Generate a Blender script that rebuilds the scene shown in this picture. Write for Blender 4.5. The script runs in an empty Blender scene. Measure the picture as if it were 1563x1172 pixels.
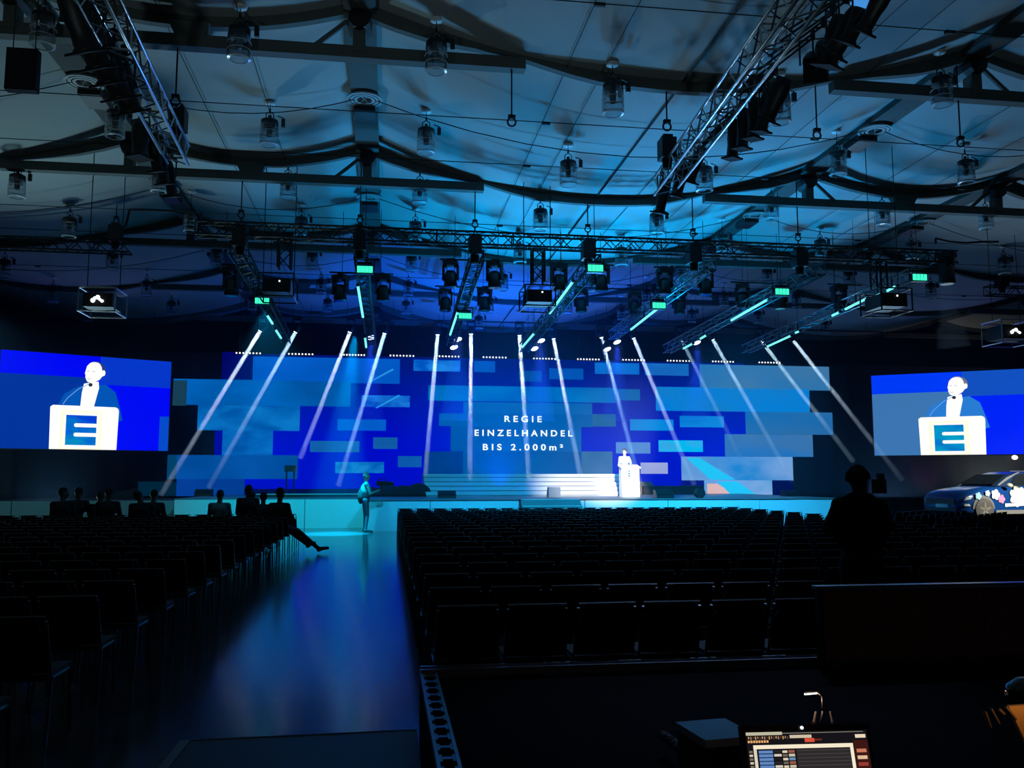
import bpy, math, random
from mathutils import Vector, Matrix, Quaternion
random.seed(7)
PI = math.pi
# ---------------------------------------------------------------- camera, world, exposure
SC = bpy.context.scene
COL = SC.collection
F_PX, YAW, PITCH, EYE = 1330.0, math.radians(8.21), math.radians(6.137), 1.7
cam = bpy.data.cameras.new('camera'); cam_o = bpy.data.objects.new('camera', cam); COL.objects.link(cam_o)
cam.sensor_width = 36; cam.lens = 36 * F_PX / 1563; cam.clip_start = .05; cam.clip_end = 300
cam_o.location = (0, 0, EYE); cam_o.rotation_euler = (PI/2 + PITCH, 0, -YAW)
SC.camera = cam_o
SC.view_settings.view_transform = 'Standard'; SC.view_settings.look = 'None'
SC.view_settings.exposure = 0; SC.view_settings.gamma = 1; SC.view_settings.use_curve_mapping = False
W_ = bpy.data.worlds.new('world'); SC.world = W_; W_.use_nodes = True
W_.node_tree.nodes['Background'].inputs[0].default_value = (.010, .022, .032, 1)
W_.node_tree.nodes['Background'].inputs[1].default_value = .14
cy = SC.cycles
cy.max_bounces = 5; cy.diffuse_bounces = 2; cy.glossy_bounces = 2; cy.transmission_bounces = 3
cy.transparent_max_bounces = 14; cy.volume_bounces = 0; cy.sample_clamp_indirect = 3
cy.caustics_reflective = False; cy.caustics_refractive = False; cy.use_denoising = True

def srgb(r, g, b):
    f = lambda c: (c/255/12.92) if c <= 10.3 else ((c/255 + .055)/1.055)**2.4
    return (f(r), f(g), f(b))

def lamp(name, kind, loc, energy, color, target=None, **kw):
    l = bpy.data.lights.new(name, kind); l.energy = energy; l.color = color
    for k, v in kw.items(): setattr(l, k, v)
    o = bpy.data.objects.new(name, l); COL.objects.link(o); o.location = loc
    if target is not None:
        o.rotation_euler = (Vector(target) - Vector(loc)).to_track_quat('-Z', 'Y').to_euler()
    return o
def spot(name, loc, target, energy, color, deg, blend=.3, soft=.1):
    return lamp(name, 'SPOT', loc, energy, color, target, spot_size=math.radians(deg), spot_blend=blend, shadow_soft_size=soft)

# added upward spots, hidden behind the front row of chairs, wash the ceiling
CY = (.0, .32, .82); GT = (.27, .44, .60)
spot('uplight_spot', (3.0, 27.2, .4), (2.0, 22.5, 8.6), 5200, CY, 76, 1, .45)
spot('uplight_spot', (7.0, 27.2, .4), (6.0, 21.5, 8.6), 7600, CY, 76, 1, .45)
spot('uplight_spot', (11.0, 27.2, .4), (10.0, 22.5, 8.6), 4400, CY, 76, 1, .45)
spot('ceiling_wash', (5.0, 27.0, .4), (3.5, 11.0, 8.6), 1900, GT, 85, 1, .4)
spot('ceiling_wash', (16.0, 26.6, .4), (13.5, 15.0, 8.6), 2200, GT, 95, 1, .4)
spot('ceiling_wash', (-9.0, 25.6, .4), (-6.5, 15.0, 8.6), 3000, (.24, .44, .52), 95, 1, .4)
spot('blue_back_light', (4.0, 30.5, 1.3), (4.0, 33.5, 8.6), 6000, (.0, .10, 1.0), 120, 1, .1)
spot('added_ceiling_fill', (3.2, .6, .6), (4.5, 7.5, 8.6), 480, (.42, .62, .72), 82, 1, .3)  # unseen fill spot added to brighten the near ceiling
spot('added_aisle_ceiling_fill', (-4.5, .6, .6), (-4.0, 7.5, 8.6), 620, (.44, .60, .66), 82, 1, .3)  # second unseen fill, added for the ceiling on the aisle side
spot('truss_rim_light', (-1.5, 22.0, 5.2), (-3.3, 13.0, 7.3), 500, (.05, .25, 1.0), 40, 1, .1)
spot('truss_rim_light', (7.5, 22.0, 5.2), (5.3, 13.0, 7.3), 800, (.12, .4, 1.0), 45, 1, .1)
# front light on lectern and steps, cyan wash on the fascia and on the floor in front of it
spot('lectern_key', (5.4, 15.0, 7.0), (8.9, 31.8, 1.9), 32000, (1, .97, .9), 7.5, .5, .08)
spot('steps_key', (5.4, 14.4, 7.0), (7.9, 33.2, 1.2), 32000, (1, .92, .86), 15, 1, .08)
spot('fascia_wash', (3.0, 22.0, 6.6), (5.0, 28.5, .6), 4200, (.01, .50, 1.0), 95, 1, .1)
spot('fascia_wash', (10.0, 22.0, 6.6), (11.5, 28.3, .6), 6000, (.02, .50, 1.0), 85, 1, .1)
spot('fascia_wash', (-3.4, 24.5, 6.3), (-3.4, 30.6, .6), 2600, (.01, .62, .85), 70, 1, .1)
spot('fascia_wash', (-11.0, 24.5, 6.3), (-12, 31.6, .6), 900, (.3, .75, .85), 90, 1, .1)
spot('floor_pool', (-1.0, 26.6, 6.0), (-1.5, 27.4, 0), 42000, (.0, .60, 1.0), 24, .7, .1)
spot('car_light', (22.5, 15.5, 6.8), (20.2, 24.8, 1.1), 15000, (1, .95, .85), 26, .6, .1)
spot('magenta_curtain_light', (25.2, 36.6, .4), (25.3, 38.2, 2.6), 55, (.75, .22, .55), 75, 1, .1)
spot('curtain_light', (28.6, 36.0, .4), (28.6, 38.2, 2.8), 260, (.85, .85, .72), 110, 1, .1)
spot('added_rail_highlight', (4.6, 10.8, 7.0), (2.3, 5.65, .45), 550, (.30, .5, 1.0), 24, .8, .05)  # spot added only to put highlights on the platform's front rail

# ---------------------------------------------------------------- pixel rays (for laying out real positions)
_f = Vector((math.sin(YAW)*math.cos(PITCH), math.cos(YAW)*math.cos(PITCH), math.sin(PITCH)))
_r = Vector((math.cos(YAW), -math.sin(YAW), 0)); _u = _r.cross(_f); EYEV = Vector((0, 0, EYE))
def ray(x, y): return _f + _r*((x-781.5)/F_PX) - _u*((y-586)/F_PX)
def onY(x, y, Y): d = ray(x, y); return EYEV + d*(Y/d.y)
def onX(x, y, X): d = ray(x, y); return EYEV + d*(X/d.x)
def onZ(x, y, Z): d = ray(x, y); return EYEV + d*((Z-EYE)/d.z)
def onD(x, y, D): return EYEV + ray(x, y)*D
def pix(p):
    v = Vector(p) - EYEV; z = v.dot(_f)
    return 781.5 + F_PX*v.dot(_r)/z, 586 - F_PX*v.dot(_u)/z, z

# ---------------------------------------------------------------- materials
MATS = {}
def mat(name, color, rough=.6, metal=0, bump=0, scale=8, var=0, spec=.5):
    if name in MATS: return MATS[name]
    m = bpy.data.materials.new(name); m.use_nodes = True; nt = m.node_tree
    b = nt.nodes['Principled BSDF']; b.inputs['Base Color'].default_value = (*color, 1)
    b.inputs['Roughness'].default_value = rough; b.inputs['Metallic'].default_value = metal
    b.inputs['Specular IOR Level'].default_value = spec
    if var or bump:
        tc = nt.nodes.new('ShaderNodeTexCoord'); n = nt.nodes.new('ShaderNodeTexNoise')
        n.inputs['Scale'].default_value = scale; n.inputs['Detail'].default_value = 4
        nt.links.new(tc.outputs['Object'], n.inputs['Vector'])
        if var:
            mx = nt.nodes.new('ShaderNodeMix'); mx.data_type = 'RGBA'
            mx.inputs[6].default_value = (*[c*(1-var) for c in color], 1); mx.inputs[7].default_value = (*[min(1, c*(1+var)) for c in color], 1)
            nt.links.new(n.outputs['Fac'], mx.inputs[0]); nt.links.new(mx.outputs[2], b.inputs['Base Color'])
        if bump:
            bp = nt.nodes.new('ShaderNodeBump'); bp.inputs['Strength'].default_value = bump
            nt.links.new(n.outputs['Fac'], bp.inputs['Height']); nt.links.new(bp.outputs[0], b.inputs['Normal'])
    MATS[name] = m; return m

def emat(name, color, strength=1.0, color2=None, scale=.4, seed=0, grad=None):
    """light-emitting surface (screen content or lamp); color2 mixes in by a soft cloud, grad=(axis,lo,hi) by position"""
    if name in MATS: return MATS[name]
    m = bpy.data.materials.new(name); m.use_nodes = True; nt = m.node_tree
    nt.nodes.remove(nt.nodes['Principled BSDF']); out = nt.nodes['Material Output']
    e = nt.nodes.new('ShaderNodeEmission'); e.inputs[0].default_value = (*color, 1); e.inputs[1].default_value = strength
    nt.links.new(e.outputs[0], out.inputs[0])
    if color2:
        tc = nt.nodes.new('ShaderNodeTexCoord'); mx = nt.nodes.new('ShaderNodeMix'); mx.data_type = 'RGBA'
        mx.inputs[6].default_value = (*color, 1); mx.inputs[7].default_value = (*color2, 1)
        if grad:
            sp = nt.nodes.new('ShaderNodeSeparateXYZ'); mr = nt.nodes.new('ShaderNodeMapRange')
            nt.links.new(tc.outputs['Object'], sp.inputs[0]); nt.links.new(sp.outputs[grad[0]], mr.inputs[0])
            mr.inputs[1].default_value = grad[1]; mr.inputs[2].default_value = grad[2]; nt.links.new(mr.outputs[0], mx.inputs[0])
        else:
            n = nt.nodes.new('ShaderNodeTexNoise'); n.inputs['Scale'].default_value = scale; n.inputs['Detail'].default_value = 3
            mp = nt.nodes.new('ShaderNodeMapping'); mp.inputs['Location'].default_value = (seed*7.3, 0, seed*3.1); mp.inputs['Scale'].default_value = (1, 1, 2.2)
            nt.links.new(tc.outputs['Object'], mp.inputs[0]); nt.links.new(mp.outputs[0], n.inputs['Vector'])
            mr = nt.nodes.new('ShaderNodeMapRange'); mr.inputs[1].default_value = .38; mr.inputs[2].default_value = .66
            nt.links.new(n.outputs['Fac'], mr.inputs[0]); nt.links.new(mr.outputs[0], mx.inputs[0])
        nt.links.new(mx.outputs[2], e.inputs[0])
    MATS[name] = m; return m

def quiet(*ms):
    for m in ms: m.cycles.emission_sampling = 'NONE'; 

def haze_mat(name, density, color=(1, 1, 1)):
    m = bpy.data.materials.new(name); m.use_nodes = True; nt = m.node_tree
    nt.nodes.remove(nt.nodes['Principled BSDF']); v = nt.nodes.new('ShaderNodeVolumeScatter')
    v.inputs['Color'].default_value = (*color, 1); v.inputs['Density'].default_value = density
    nt.links.new(v.outputs[0], nt.nodes['Material Output'].inputs['Volume']); return m

def glass_mat():
    m = bpy.data.materials.new('clear_glass'); m.use_nodes = True; nt = m.node_tree
    nt.nodes.remove(nt.nodes['Principled BSDF'])
    t = nt.nodes.new('ShaderNodeBsdfTransparent'); t.inputs[0].default_value = (.80, .84, .86, 1)
    g = nt.nodes.new('ShaderNodeBsdfGlossy'); g.inputs['Roughness'].default_value = .12
    fr = nt.nodes.new('ShaderNodeLayerWeight'); fr.inputs[0].default_value = .35
    mx = nt.nodes.new('ShaderNodeMixShader'); nt.links.new(fr.outputs['Facing'], mx.inputs[0])
    nt.links.new(t.outputs[0], mx.inputs[1]); nt.links.new(g.outputs[0], mx.inputs[2])
    nt.links.new(mx.outputs[0], nt.nodes['Material Output'].inputs[0]); return m

M_FLOOR = mat('dark_polished_floor', (.050, .056, .066), .18, 0, .01, 3, .25, spec=1.0)
for_ = M_FLOOR.node_tree.nodes['Principled BSDF']; for_.inputs['Coat Weight'].default_value = .35; for_.inputs['Coat Roughness'].default_value = .12
M_CEIL = mat('painted_ceiling', (.42, .44, .43), .9, 0, .08, .35, .22)
M_BEAM = mat('grey_green_steel', (.10, .108, .095), .75, 0, 0, 3, .15)
M_BEAM2 = mat('pale_beam_cover', (.075, .08, .075), .8, 0, 0, 2, .15)
M_BLACK = mat('black_paint', (.008, .008, .009), .5)
M_MATTE = mat('black_cloth', (.006, .006, .007), .95, 0, .2, 20)
M_WALL = mat('dark_hall_wall', (.035, .036, .040), .9, 0, .1, 2, .2)
M_ALU = mat('aluminium', (.55, .56, .58), .32, 1)
M_ALUD = mat('black_anodised_truss', (.014, .015, .017), .5, .3)
M_STEEL = mat('chrome_tube', (.5, .5, .52), .25, 1)
M_CABLE = mat('black_cable', (.01, .01, .01), .7)
M_GLASS = glass_mat()
M_WHITE = mat('white_painted', (.75, .75, .74), .6)
M_STAGE = mat('stage_deck_vinyl', (.16, .17, .18), .35)
M_FASC = mat('white_fascia_board', (.72, .74, .75), .7, 0, 0, 1, .06)
M_STEP = mat('pale_step_board', (.55, .56, .58), .5)
M_CHAIRF = mat('black_chair_fabric', (.006, .006, .007), .9, 0, .2, 60, spec=.15)
M_CHAIRS = mat('grey_chair_seat', (.07, .075, .08), .85, 0, .2, 60, spec=.2)
M_LENS = emat('white_lamp_lens', (.85, .95, 1.0), 6)
M_CSTEEL = mat('dull_chair_tube', (.11, .11, .12), .38, 1)
M_WASH = emat('blue_white_lens', (.55, .65, 1.0), 3)
M_TUBE = emat('aqua_led_tube', srgb(120, 250, 240), 1.3)
M_GREEN = emat('green_led_panel', srgb(60, 250, 190), 1.3)
M_DOT = emat('white_led', (.85, .92, 1.0), 2.2)
M_WARM = emat('warm_led', (1, .85, .6), 2.0)

quiet(M_LENS, M_WASH, M_TUBE, M_GREEN, M_DOT)
# ---------------------------------------------------------------- mesh helper
class MB:
    def __init__(s): s.v = []; s.f = []; s.m = []; s.cm = 0
    def add(s, vs, fs):
        n = len(s.v); s.v += [tuple(p) for p in vs]; s.f += [tuple(i+n for i in f) for f in fs]; s.m += [s.cm]*len(fs); return s
    def box(s, c, size, rot=None, taper=1):
        hx, hy, hz = size[0]/2, size[1]/2, size[2]/2; c = Vector(c); vs = []
        for z in (-1, 1):
            t = taper if z > 0 else 1
            for x, y in ((-1, -1), (1, -1), (1, 1), (-1, 1)):
                p = Vector((x*hx*t, y*hy*t, z*hz))
                if rot is not None: p = rot @ p
                vs.append(c + p)
        return s.add(vs, [(3, 2, 1, 0), (4, 5, 6, 7), (0, 1, 5, 4), (1, 2, 6, 5), (2, 3, 7, 6), (3, 0, 4, 7)])
    def tube(s, p0, p1, r0, r1=None, n=6, cap=True):
        p0, p1 = Vector(p0), Vector(p1); r1 = r0 if r1 is None else r1
        d = (p1-p0); q = d.to_track_quat('Z', 'X') if d.length > 1e-9 else Quaternion()
        a, b = q @ Vector((1, 0, 0)), q @ Vector((0, 1, 0)); vs = []
        for p, r in ((p0, r0), (p1, r1)):
            for i in range(n):
                t = 2*PI*i/n; vs.append(p + a*(r*math.cos(t)) + b*(r*math.sin(t)))
        fs = [(i, (i+1) % n, n+(i+1) % n, n+i) for i in range(n)]
        if cap: fs += [tuple(range(n-1, -1, -1)), tuple(range(n, 2*n))]
        return s.add(vs, fs)
    def path(s, pts, r, n=6):
        for a, b in zip(pts, pts[1:]): s.tube(a, b, r, r, n)
        return s
    def lathe(s, prof, c=(0, 0, 0), n=16, rot=None):
        c = Vector(c); vs = []
        for r, z in prof:
            for i in range(n):
                t = 2*PI*i/n; p = Vector((r*math.cos(t), r*math.sin(t), z))
                if rot is not None: p = rot @ p
                vs.append(c+p)
        fs = []
        for k in range(len(prof)-1):
            for i in range(n):
                j = (i+1) % n; fs.append((k*n+i, k*n+j, (k+1)*n+j, (k+1)*n+i))
        return s.add(vs, fs)
    def ball(s, c, r, n=12, m=8, rot=None):
        rx, ry, rz = (r, r, r) if not hasattr(r, '__len__') else r
        c = Vector(c); vs = []; fs = []
        for k in range(m+1):
            ph = PI*k/m
            for i in range(n):
                t = 2*PI*i/n; p = Vector((rx*math.sin(ph)*math.cos(t), ry*math.sin(ph)*math.sin(t), rz*math.cos(ph)))
                if rot is not None: p = rot @ p
                vs.append(c+p)
        for k in range(m):
            for i in range(n):
                j = (i+1) % n; fs.append((k*n+i, (k+1)*n+i, (k+1)*n+j, k*n+j))
        return s.add(vs, fs)
    def prism(s, poly, d0, d1):
        """poly: 3D points (planar), extruded from offset d0 to d1 (vectors)"""
        n = len(poly); d0, d1 = Vector(d0), Vector(d1)
        vs = [Vector(p)+d0 for p in poly] + [Vector(p)+d1 for p in poly]
        return s.add(vs, [tuple(range(n-1, -1, -1)), tuple(range(n, 2*n))] + [(i, (i+1) % n, n+(i+1) % n, n+i) for i in range(n)])
    def mesh(s, name, *ms, smooth=False):
        me = bpy.data.meshes.new(name); me.from_pydata(s.v, [], s.f)
        for m in ms: me.materials.append(m)
        if len(ms) > 1: me.polygons.foreach_set('material_index', s.m)
        if smooth: me.polygons.foreach_set('use_smooth', [True]*len(me.polygons))
        me.update(); return me
    def build(s, name, m, parent=None, smooth=False, loc=None, **kw):
        return link(name, s.mesh(name, *(m if isinstance(m, (list, tuple)) else (m,)), smooth=smooth), parent, loc, **kw)

def link(name, data, parent=None, loc=None, rot=None, **kw):
    o = bpy.data.objects.new(name, data); COL.objects.link(o)
    if parent: o.parent = parent
    if loc is not None: o.location = loc
    if rot is not None: o.rotation_euler = rot
    tag(o, **kw); return o
def tag(o, label=None, cat=None, group=None, kind=None):
    if label: o['label'] = label
    if cat: o['category'] = cat
    if group: o['group'] = group
    if kind: o['kind'] = kind
    return o
def thing(name, loc, label, cat, group=None, rz=0, rot=None):
    return link(name, None, None, loc, rot or (0, 0, rz), label=label, cat=cat, group=group)
def wire(t, top, *xy):
    for x, y, z in xy: MB().tube((x, y, z), (x, y, zc(t.location.x + x) - .05 - t.location.z), .008, None, 4).build('drop_wire', M_CABLE, t)
def copy_tree(o, parent=None):
    c = o.copy(); COL.objects.link(c); c.parent = parent
    for ch in list(KIDS(o)): copy_tree(ch, c)
    return c
def KIDS(o): return o.children
ORD = ['first', 'second', 'third', 'fourth', 'fifth', 'sixth', 'seventh', 'eighth', 'ninth', 'tenth', 'eleventh', 'twelfth', 'thirteenth',
       'fourteenth', 'fifteenth', 'sixteenth', 'seventeenth', 'eighteenth', 'nineteenth', 'twentieth', 'twenty-first', 'twenty-second', 'twenty-third', 'twenty-fourth', 'twenty-fifth']

# ================================================================ THE HALL
MB().box((4, 18, -.1), (62, 46, .2)).build('floor', M_FLOOR, kind='structure')
MB().box((4, 40.2, 4.6), (60, .3, 9.6)).build('wall_back', M_WALL, kind='structure')
MB().box((-24, 18, 4.6), (.3, 44.4, 9.6)).build('wall_left', M_WALL, kind='structure')
MB().box((33, 18, 4.6), (.3, 44.4, 9.6)).build('wall_right', M_WALL, kind='structure')
# scalloped ceiling: bays hang between longitudinal beams
BX = [-32.8, -21.6, -16.7, -5.8, -.53, 10.4, 15.6, 26.5, 31.6, 42.6]          # beam centres (two spacings in turn)
ROWS = [1.4, 7.6, 13.75, 20.0, 26.2, 32.4, 38.6]
ZB = 9.45
def zc(x):
    for a, b in zip(BX, BX[1:]):
        if a <= x <= b:
            w = b-a; u = (x-(a+b)/2)/(w/2); c = 8.45 if w > 8 else 8.98
            return c + (ZB-c)*u*u
    return ZB
ys = [-4.6 + i*1.5 for i in range(31)]; xs = []
x = -25.0
while x <= 34: xs.append(x); x += .35
m = MB(); vs = [(x, y, zc(x)) for y in ys for x in xs]; nx = len(xs)
m.add(vs, [(j*nx+i, (j+1)*nx+i, (j+1)*nx+i+1, j*nx+i+1) for j in range(len(ys)-1) for i in range(nx-1)])
ceiling = m.build('ceiling', M_CEIL, smooth=True, kind='structure')
for i, bx in enumerate(BX):
    if -24 < bx < 32:
        MB().box((bx, 18, ZB-.11), (.52, 44, .22)).build('beam', M_BEAM2, ceiling)
for ry in ROWS:
    for a, b in zip(BX, BX[1:]):
        if b < -20 or a > 30: continue
        w = b-a; wide = w > 8; N = 22
        # rib following the ceiling
        vs = []; th0 = .32
        for k in range(N+1):
            x = a+.1 + (w-.2)*k/N; u = abs((x-(a+b)/2)/(w/2))
            if wide:
                g = abs(u-.54)                      # thins out where it crosses the tie bar level
                th = .04 + .19*min(1, g/.30)
                if u < .54: th = .04 + .15*min(1, g/.25)
            else: th = .17
            z = zc(x)-.01
            for dy, dz in ((-.07, 0), (.07, 0), (.07, -th), (-.07, -th)): vs.append((x, ry+dy, z+dz))
        fs = []
        for k in range(N):
            q = k*4
            for e in range(4): fs.append((q+e, q+4+e, q+4+(e+1) % 4, q+(e+1) % 4))
        fs += [(0, 1, 2, 3), (N*4+3, N*4+2, N*4+1, N*4)]
        MB().add(vs, fs).build('rib', M_BEAM, ceiling)
        if wide:
            x1 = (a+b)/2-.50*w/2; x2 = (a+b)/2+.50*w/2
            for p, q in ((a, x1), (x2, b)): MB().box(((p+q)/2, ry, 8.55), (q-p, .2, .2)).build('tie_bar', M_BEAM, ceiling)
        else:
            MB().box(((a+b)/2, ry, 8.55), (w, .2, .2)).build('tie_bar', M_BEAM, ceiling)
            MB().box(((a+b)/2, ry, 8.72), (.42, .22, .24), taper=1.5).build('rib_saddle', M_BEAM, ceiling)
        for bx, sgn in ((a, 1), (b, -1)):
            if not -24 < bx < 32: continue
            if sgn == 1:
                MB().box((bx, ry, 8.95), (.20, .24, .8)).build('post', M_BEAM, ceiling)
                MB().lathe([(.0, -.24), (.20, -.24), (.21, 0), (.18, .2), (.0, .22)], (bx, ry, ZB-.36), 12, Matrix.Rotation(PI/2, 3, 'X')).build('beam_collar', M_BLACK, ceiling)
            if not wide: MB().tube((bx+sgn*.75, ry, 8.62), (bx+sgn*.2, ry, 9.1), .045, None, 5).build('brace', M_BEAM, ceiling)
# round air outlets on the beams
for bx in (-16.7, -5.8, -.53, 10.4, 15.6):
    for dy in (10.6, 16.9, 23.1, 29.3):
        d = MB(); c = (bx, dy, ZB-.23)
        for r in (.34, .26, .18): d.lathe([(r, 0), (r+.025, -.05), (r-.03, -.05), (r-.03, 0)], c, 20)
        for k in range(6): d.tube((c[0], c[1], c[2]-.03), (c[0]+.33*math.cos(k*PI/3), c[1]+.33*math.sin(k*PI/3), c[2]-.03), .012, None, 4)
        d.build('air_outlet', mat('grey_outlet', (.38, .40, .40), .6), ceiling)
        MB().box((bx, dy+.62, ZB-.30), (.42, .7, .16)).build('duct_box', M_BLACK, ceiling)
# straight joint at the bottom of the wide bays and taut wires across
for xx in (4.93, 5.9): MB().tube((xx, 0, zc(xx)-.03), (xx, 39, zc(xx)-.03), .022 if xx < 5 else .010, None, 4).build('seam_strip', M_BLACK, ceiling)
for xx in (2.9, 3.5, 7.4, 8.3, -2.4, -3.6, 12.1, 13.4): MB().tube((xx, 2, zc(xx)-.05), (xx, 39, zc(xx)-.05), .008, None, 4).build('wire', M_CABLE, ceiling)
for wy in (9.0, 11.4, 15.6, 17.9, 22.4, 24.6, 28.9):
    MB().tube((-20, wy, 8.38), (30, wy, 8.38), .009, None, 4).build('wire', M_CABLE, ceiling)
    for xx in (-11, 2.9, 8.3, 13.1, 21): MB().box((xx, wy, 8.36), (.16, .05, .05)).build('wire_clip', M_CABLE, ceiling)
for wy in (10.8, 16.9, 23.1, 29.3):
    for a, b in zip(BX[1:-2], BX[2:]):
        pts = [(a+(b-a)*k/10, wy, 9.25-(.95 if b-a > 8 else .5)*(1-(2*k/10-1)**2)) for k in range(11)]
        MB().path(pts, .010, 4).build('slack_cable', M_CABLE, ceiling)

# ================================================================ CEILING PENDANTS
pl = thing('pendant_lamp', (0, 0, 0), 'x', 'ceiling lamp')
MB().tube((0, 0, .42), (0, 0, 1.0), .007, None, 5).build('cord', M_CABLE, pl)
MB().lathe([(0, .96), (.10, .97), (.11, 1.0)], n=14).build('ceiling_plate', M_WHITE, pl, smooth=True)
MB().lathe([(0, .30), (.03, .30), (.035, .23), (.11, .22), (.165, .19), (.172, .07), (.12, .05), (.0, .05)], n=16).build('lamp_housing', M_BLACK, pl, smooth=False)
MB().path([(-.07, 0, .22), (-.07, 0, .33), (0, 0, .38), (.07, 0, .33), (.07, 0, .22)], .010, 5).tube((0, 0, .38), (0, 0, .44), .02, None, 6).build('hanger', M_BLACK, pl)
MB().lathe([(.055, .05), (.06, -.02), (.045, -.12), (.0, -.14)], n=12).build('bulb', mat('grey_bulb', (.12, .13, .14), .2), pl, smooth=True)
for sx in (-1, 1): MB().ball((sx*.10, -.06, .0), (.035, .03, .055), 10, 8).build('reflector', mat('bright_reflector', (.7, .75, .8), .2, .6), pl, smooth=True)
MB().lathe([(.176, .12), (.179, -.10), (.179, -.30)], n=20).build('glass_cylinder', M_GLASS, pl, smooth=True)
g = MB()
for z in (-.05, -.17, -.295): g.lathe([(.179, z), (.186, z+.007), (.179, z+.014)], n=20)
g.lathe([(.179, -.30), (.14, -.31), (.14, -.30)], n=20)
g.build('glass_rim', mat('ribbed_glass_rim', (.5, .55, .58), .2), pl)
b_ = MB().box((.26, 0, .16), (.07, .06, .16)); b_.tube((.15, 0, .3), (.27, 0, .26), .012, None, 5); b_.build('ballast_box', M_BLACK, pl)
PX = [-11.2, -8.2, -5.2, -2.35, .7, 3.6, 6.5, 9.5, 12.5, 15.4, 18.4]; PY = [10.0, 13.35, 16.9, 20.15, 23.4, 27.0, 30.8, 34.3]
first = True
for j, py in enumerate(PY):
    for i, px in enumerate(PX):
        X_, Y_, Z_ = pix((px, py, 8.45))
        if not (-20 < X_ < 1590 and -15 < Y_): continue
        o = pl if first else copy_tree(pl); first = False
        top = zc(px); o.location = (px, py, 8.45); o.rotation_euler = (0, 0, 0)
        c_ = [k for k in o.children if k.name.startswith('cord')][0]; p_ = [k for k in o.children if k.name.startswith('ceiling_plate')][0]
        h = max(.56, top-8.45-.02)
        c_.scale = (1, 1, 1); c_.data = MB().tube((0, 0, .42), (0, 0, h), .007, None, 5).mesh('cord', M_CABLE); p_.location = (0, 0, h-1.0)
        dz = min(0, h - 1.0)
        if h < .57: o.location = (px, py, top-.58)
        where = 'over the centre beam' if i == 4 else (f'{ORD[i-5]} column from the centre beam, car side' if i > 4 else f'{ORD[3-i]} column from the centre beam, seated-people side')
        tag(o, label=f'glass cylinder pendant, {ORD[7-j]} row from stage wall, {where}', group='glass pendant lamps under the ceiling')

# ================================================================ TRUSSES
def truss(name, p0, p1, s, label, m=M_ALUD, chord_r=.025, step=None, up=Vector((0, 0, 1)), group=None):
    p0, p1 = Vector(p0), Vector(p1); d = (p1-p0); L = d.length; q = d.normalized()
    side = q.cross(up).normalized(); upv = side.cross(q).normalized()
    t = thing(name, p0, label, 'truss', group)
    h = s/2; cs = [(-h, -h), (h, -h), (h, h), (-h, h)]
    for a, b in cs:
        o = side*a + upv*b
        MB().tube(o, o + d, chord_r, None, 8).build('chord', m, t, smooth=True)
    n = max(2, round(L/(step or s))); lc = MB(); r = chord_r*.5
    for f in range(4):
        A, B = cs[f], cs[(f+1) % 4]
        for k in range(n):
            P, Q = (A, B) if k % 2 == 0 else (B, A)
            lc.tube(side*P[0]+upv*P[1]+q*(L*k/n), side*Q[0]+upv*Q[1]+q*(L*(k+1)/n), r, None, 4, cap=False)
            if k % 6 == 0: lc.tube(side*A[0]+upv*A[1]+q*(L*k/n), side*B[0]+upv*B[1]+q*(L*k/n), r*1.2, None, 4, cap=False)
    lc.build('lacing', m, t, kind='stuff')
    return t
MT_Y = 20.0
A0 = onY(300, 349, MT_Y); A1 = onY(1455, 374, MT_Y)
truss('main_truss', (A0.x, MT_Y, A0.z), (A1.x, MT_Y, A0.z), .30, 'long black box truss hung crosswise above the front of the audience')
MT_Z = A0.z
# hanging points on the main truss
def hoist(loc, label, group, s=1.0):
    t = thing('chain_hoist', loc, label, 'hoist', group)
    MB().box((0, 0, 0), (.30*s, .34*s, .42*s)).box((0, 0, .24*s), (.2*s, .2*s, .1*s)).build('motor_body', M_BLACK, t)
    MB().lathe([(.0, -.42*s), (.09*s, -.40*s), (.11*s, -.2*s)], n=8).build('chain_bag', M_MATTE, t)
    return t
def hanger(x, y, z_low, label, z_top=8.47):
    t = thing('chain_hanger', (x, y, z_low), label, 'chain', 'steel hangers under the ceiling')
    z_top = max(z_low+.2, zc(x)-.03)
    MB().tube((0, 0, .16), (0, 0, z_top-z_low), .014, None, 5).build('rod', M_CABLE, t)
    r = MB(); N = 12
    pts = [(.07*math.cos(2*PI*k/N), 0, .07*math.sin(2*PI*k/N)+.06) for k in range(N+1)]
    r.path(pts, .017, 5); r.box((0, 0, .15), (.12, .07, .06)); r.build('ring', M_BLACK, t)
    return t
hx = [(368, 'aisle end'), (550, 'centre beam'), (725, 'third arm'), (897, 'fourth arm'), (1057, 'fifth arm'), (1217, 'sixth arm')]
for k, (px, w) in enumerate(hx):
    p = onY(px, 330, MT_Y)
    hanger(p.x, MT_Y, MT_Z+.30, f'steel rod with ring over the main truss, {w}')
    MB().tube((0, 0, 0), (0, 0, .14), .02, None, 6).build('shackle', M_BLACK, None, loc=(p.x, MT_Y, MT_Z+.17), label=f'black shackle joining rod and main truss at the {w}', cat='shackle', group='shackles on the main truss')
    hoist((p.x, MT_Y-.02, MT_Z-.18), f'black chain hoist under the main truss, {ORD[k]} from the aisle end', 'hoists on the main truss')
for px, py, Y, nm in ((781, 183, 13.75, 'above the lectern text'), (1247, 203, 13.75, 'beside the spotlights truss'), (1466, 215, 13.75, 'over the car'), (268, 152, 13.75, 'at the seated-people truss'), (1018, 190, 13.75, 'at the spotlights truss end')):
    p = onY(px, py, Y); hanger(p.x, Y, p.z-.1, f'steel rod with open ring hanging from a rib {nm}')

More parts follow.
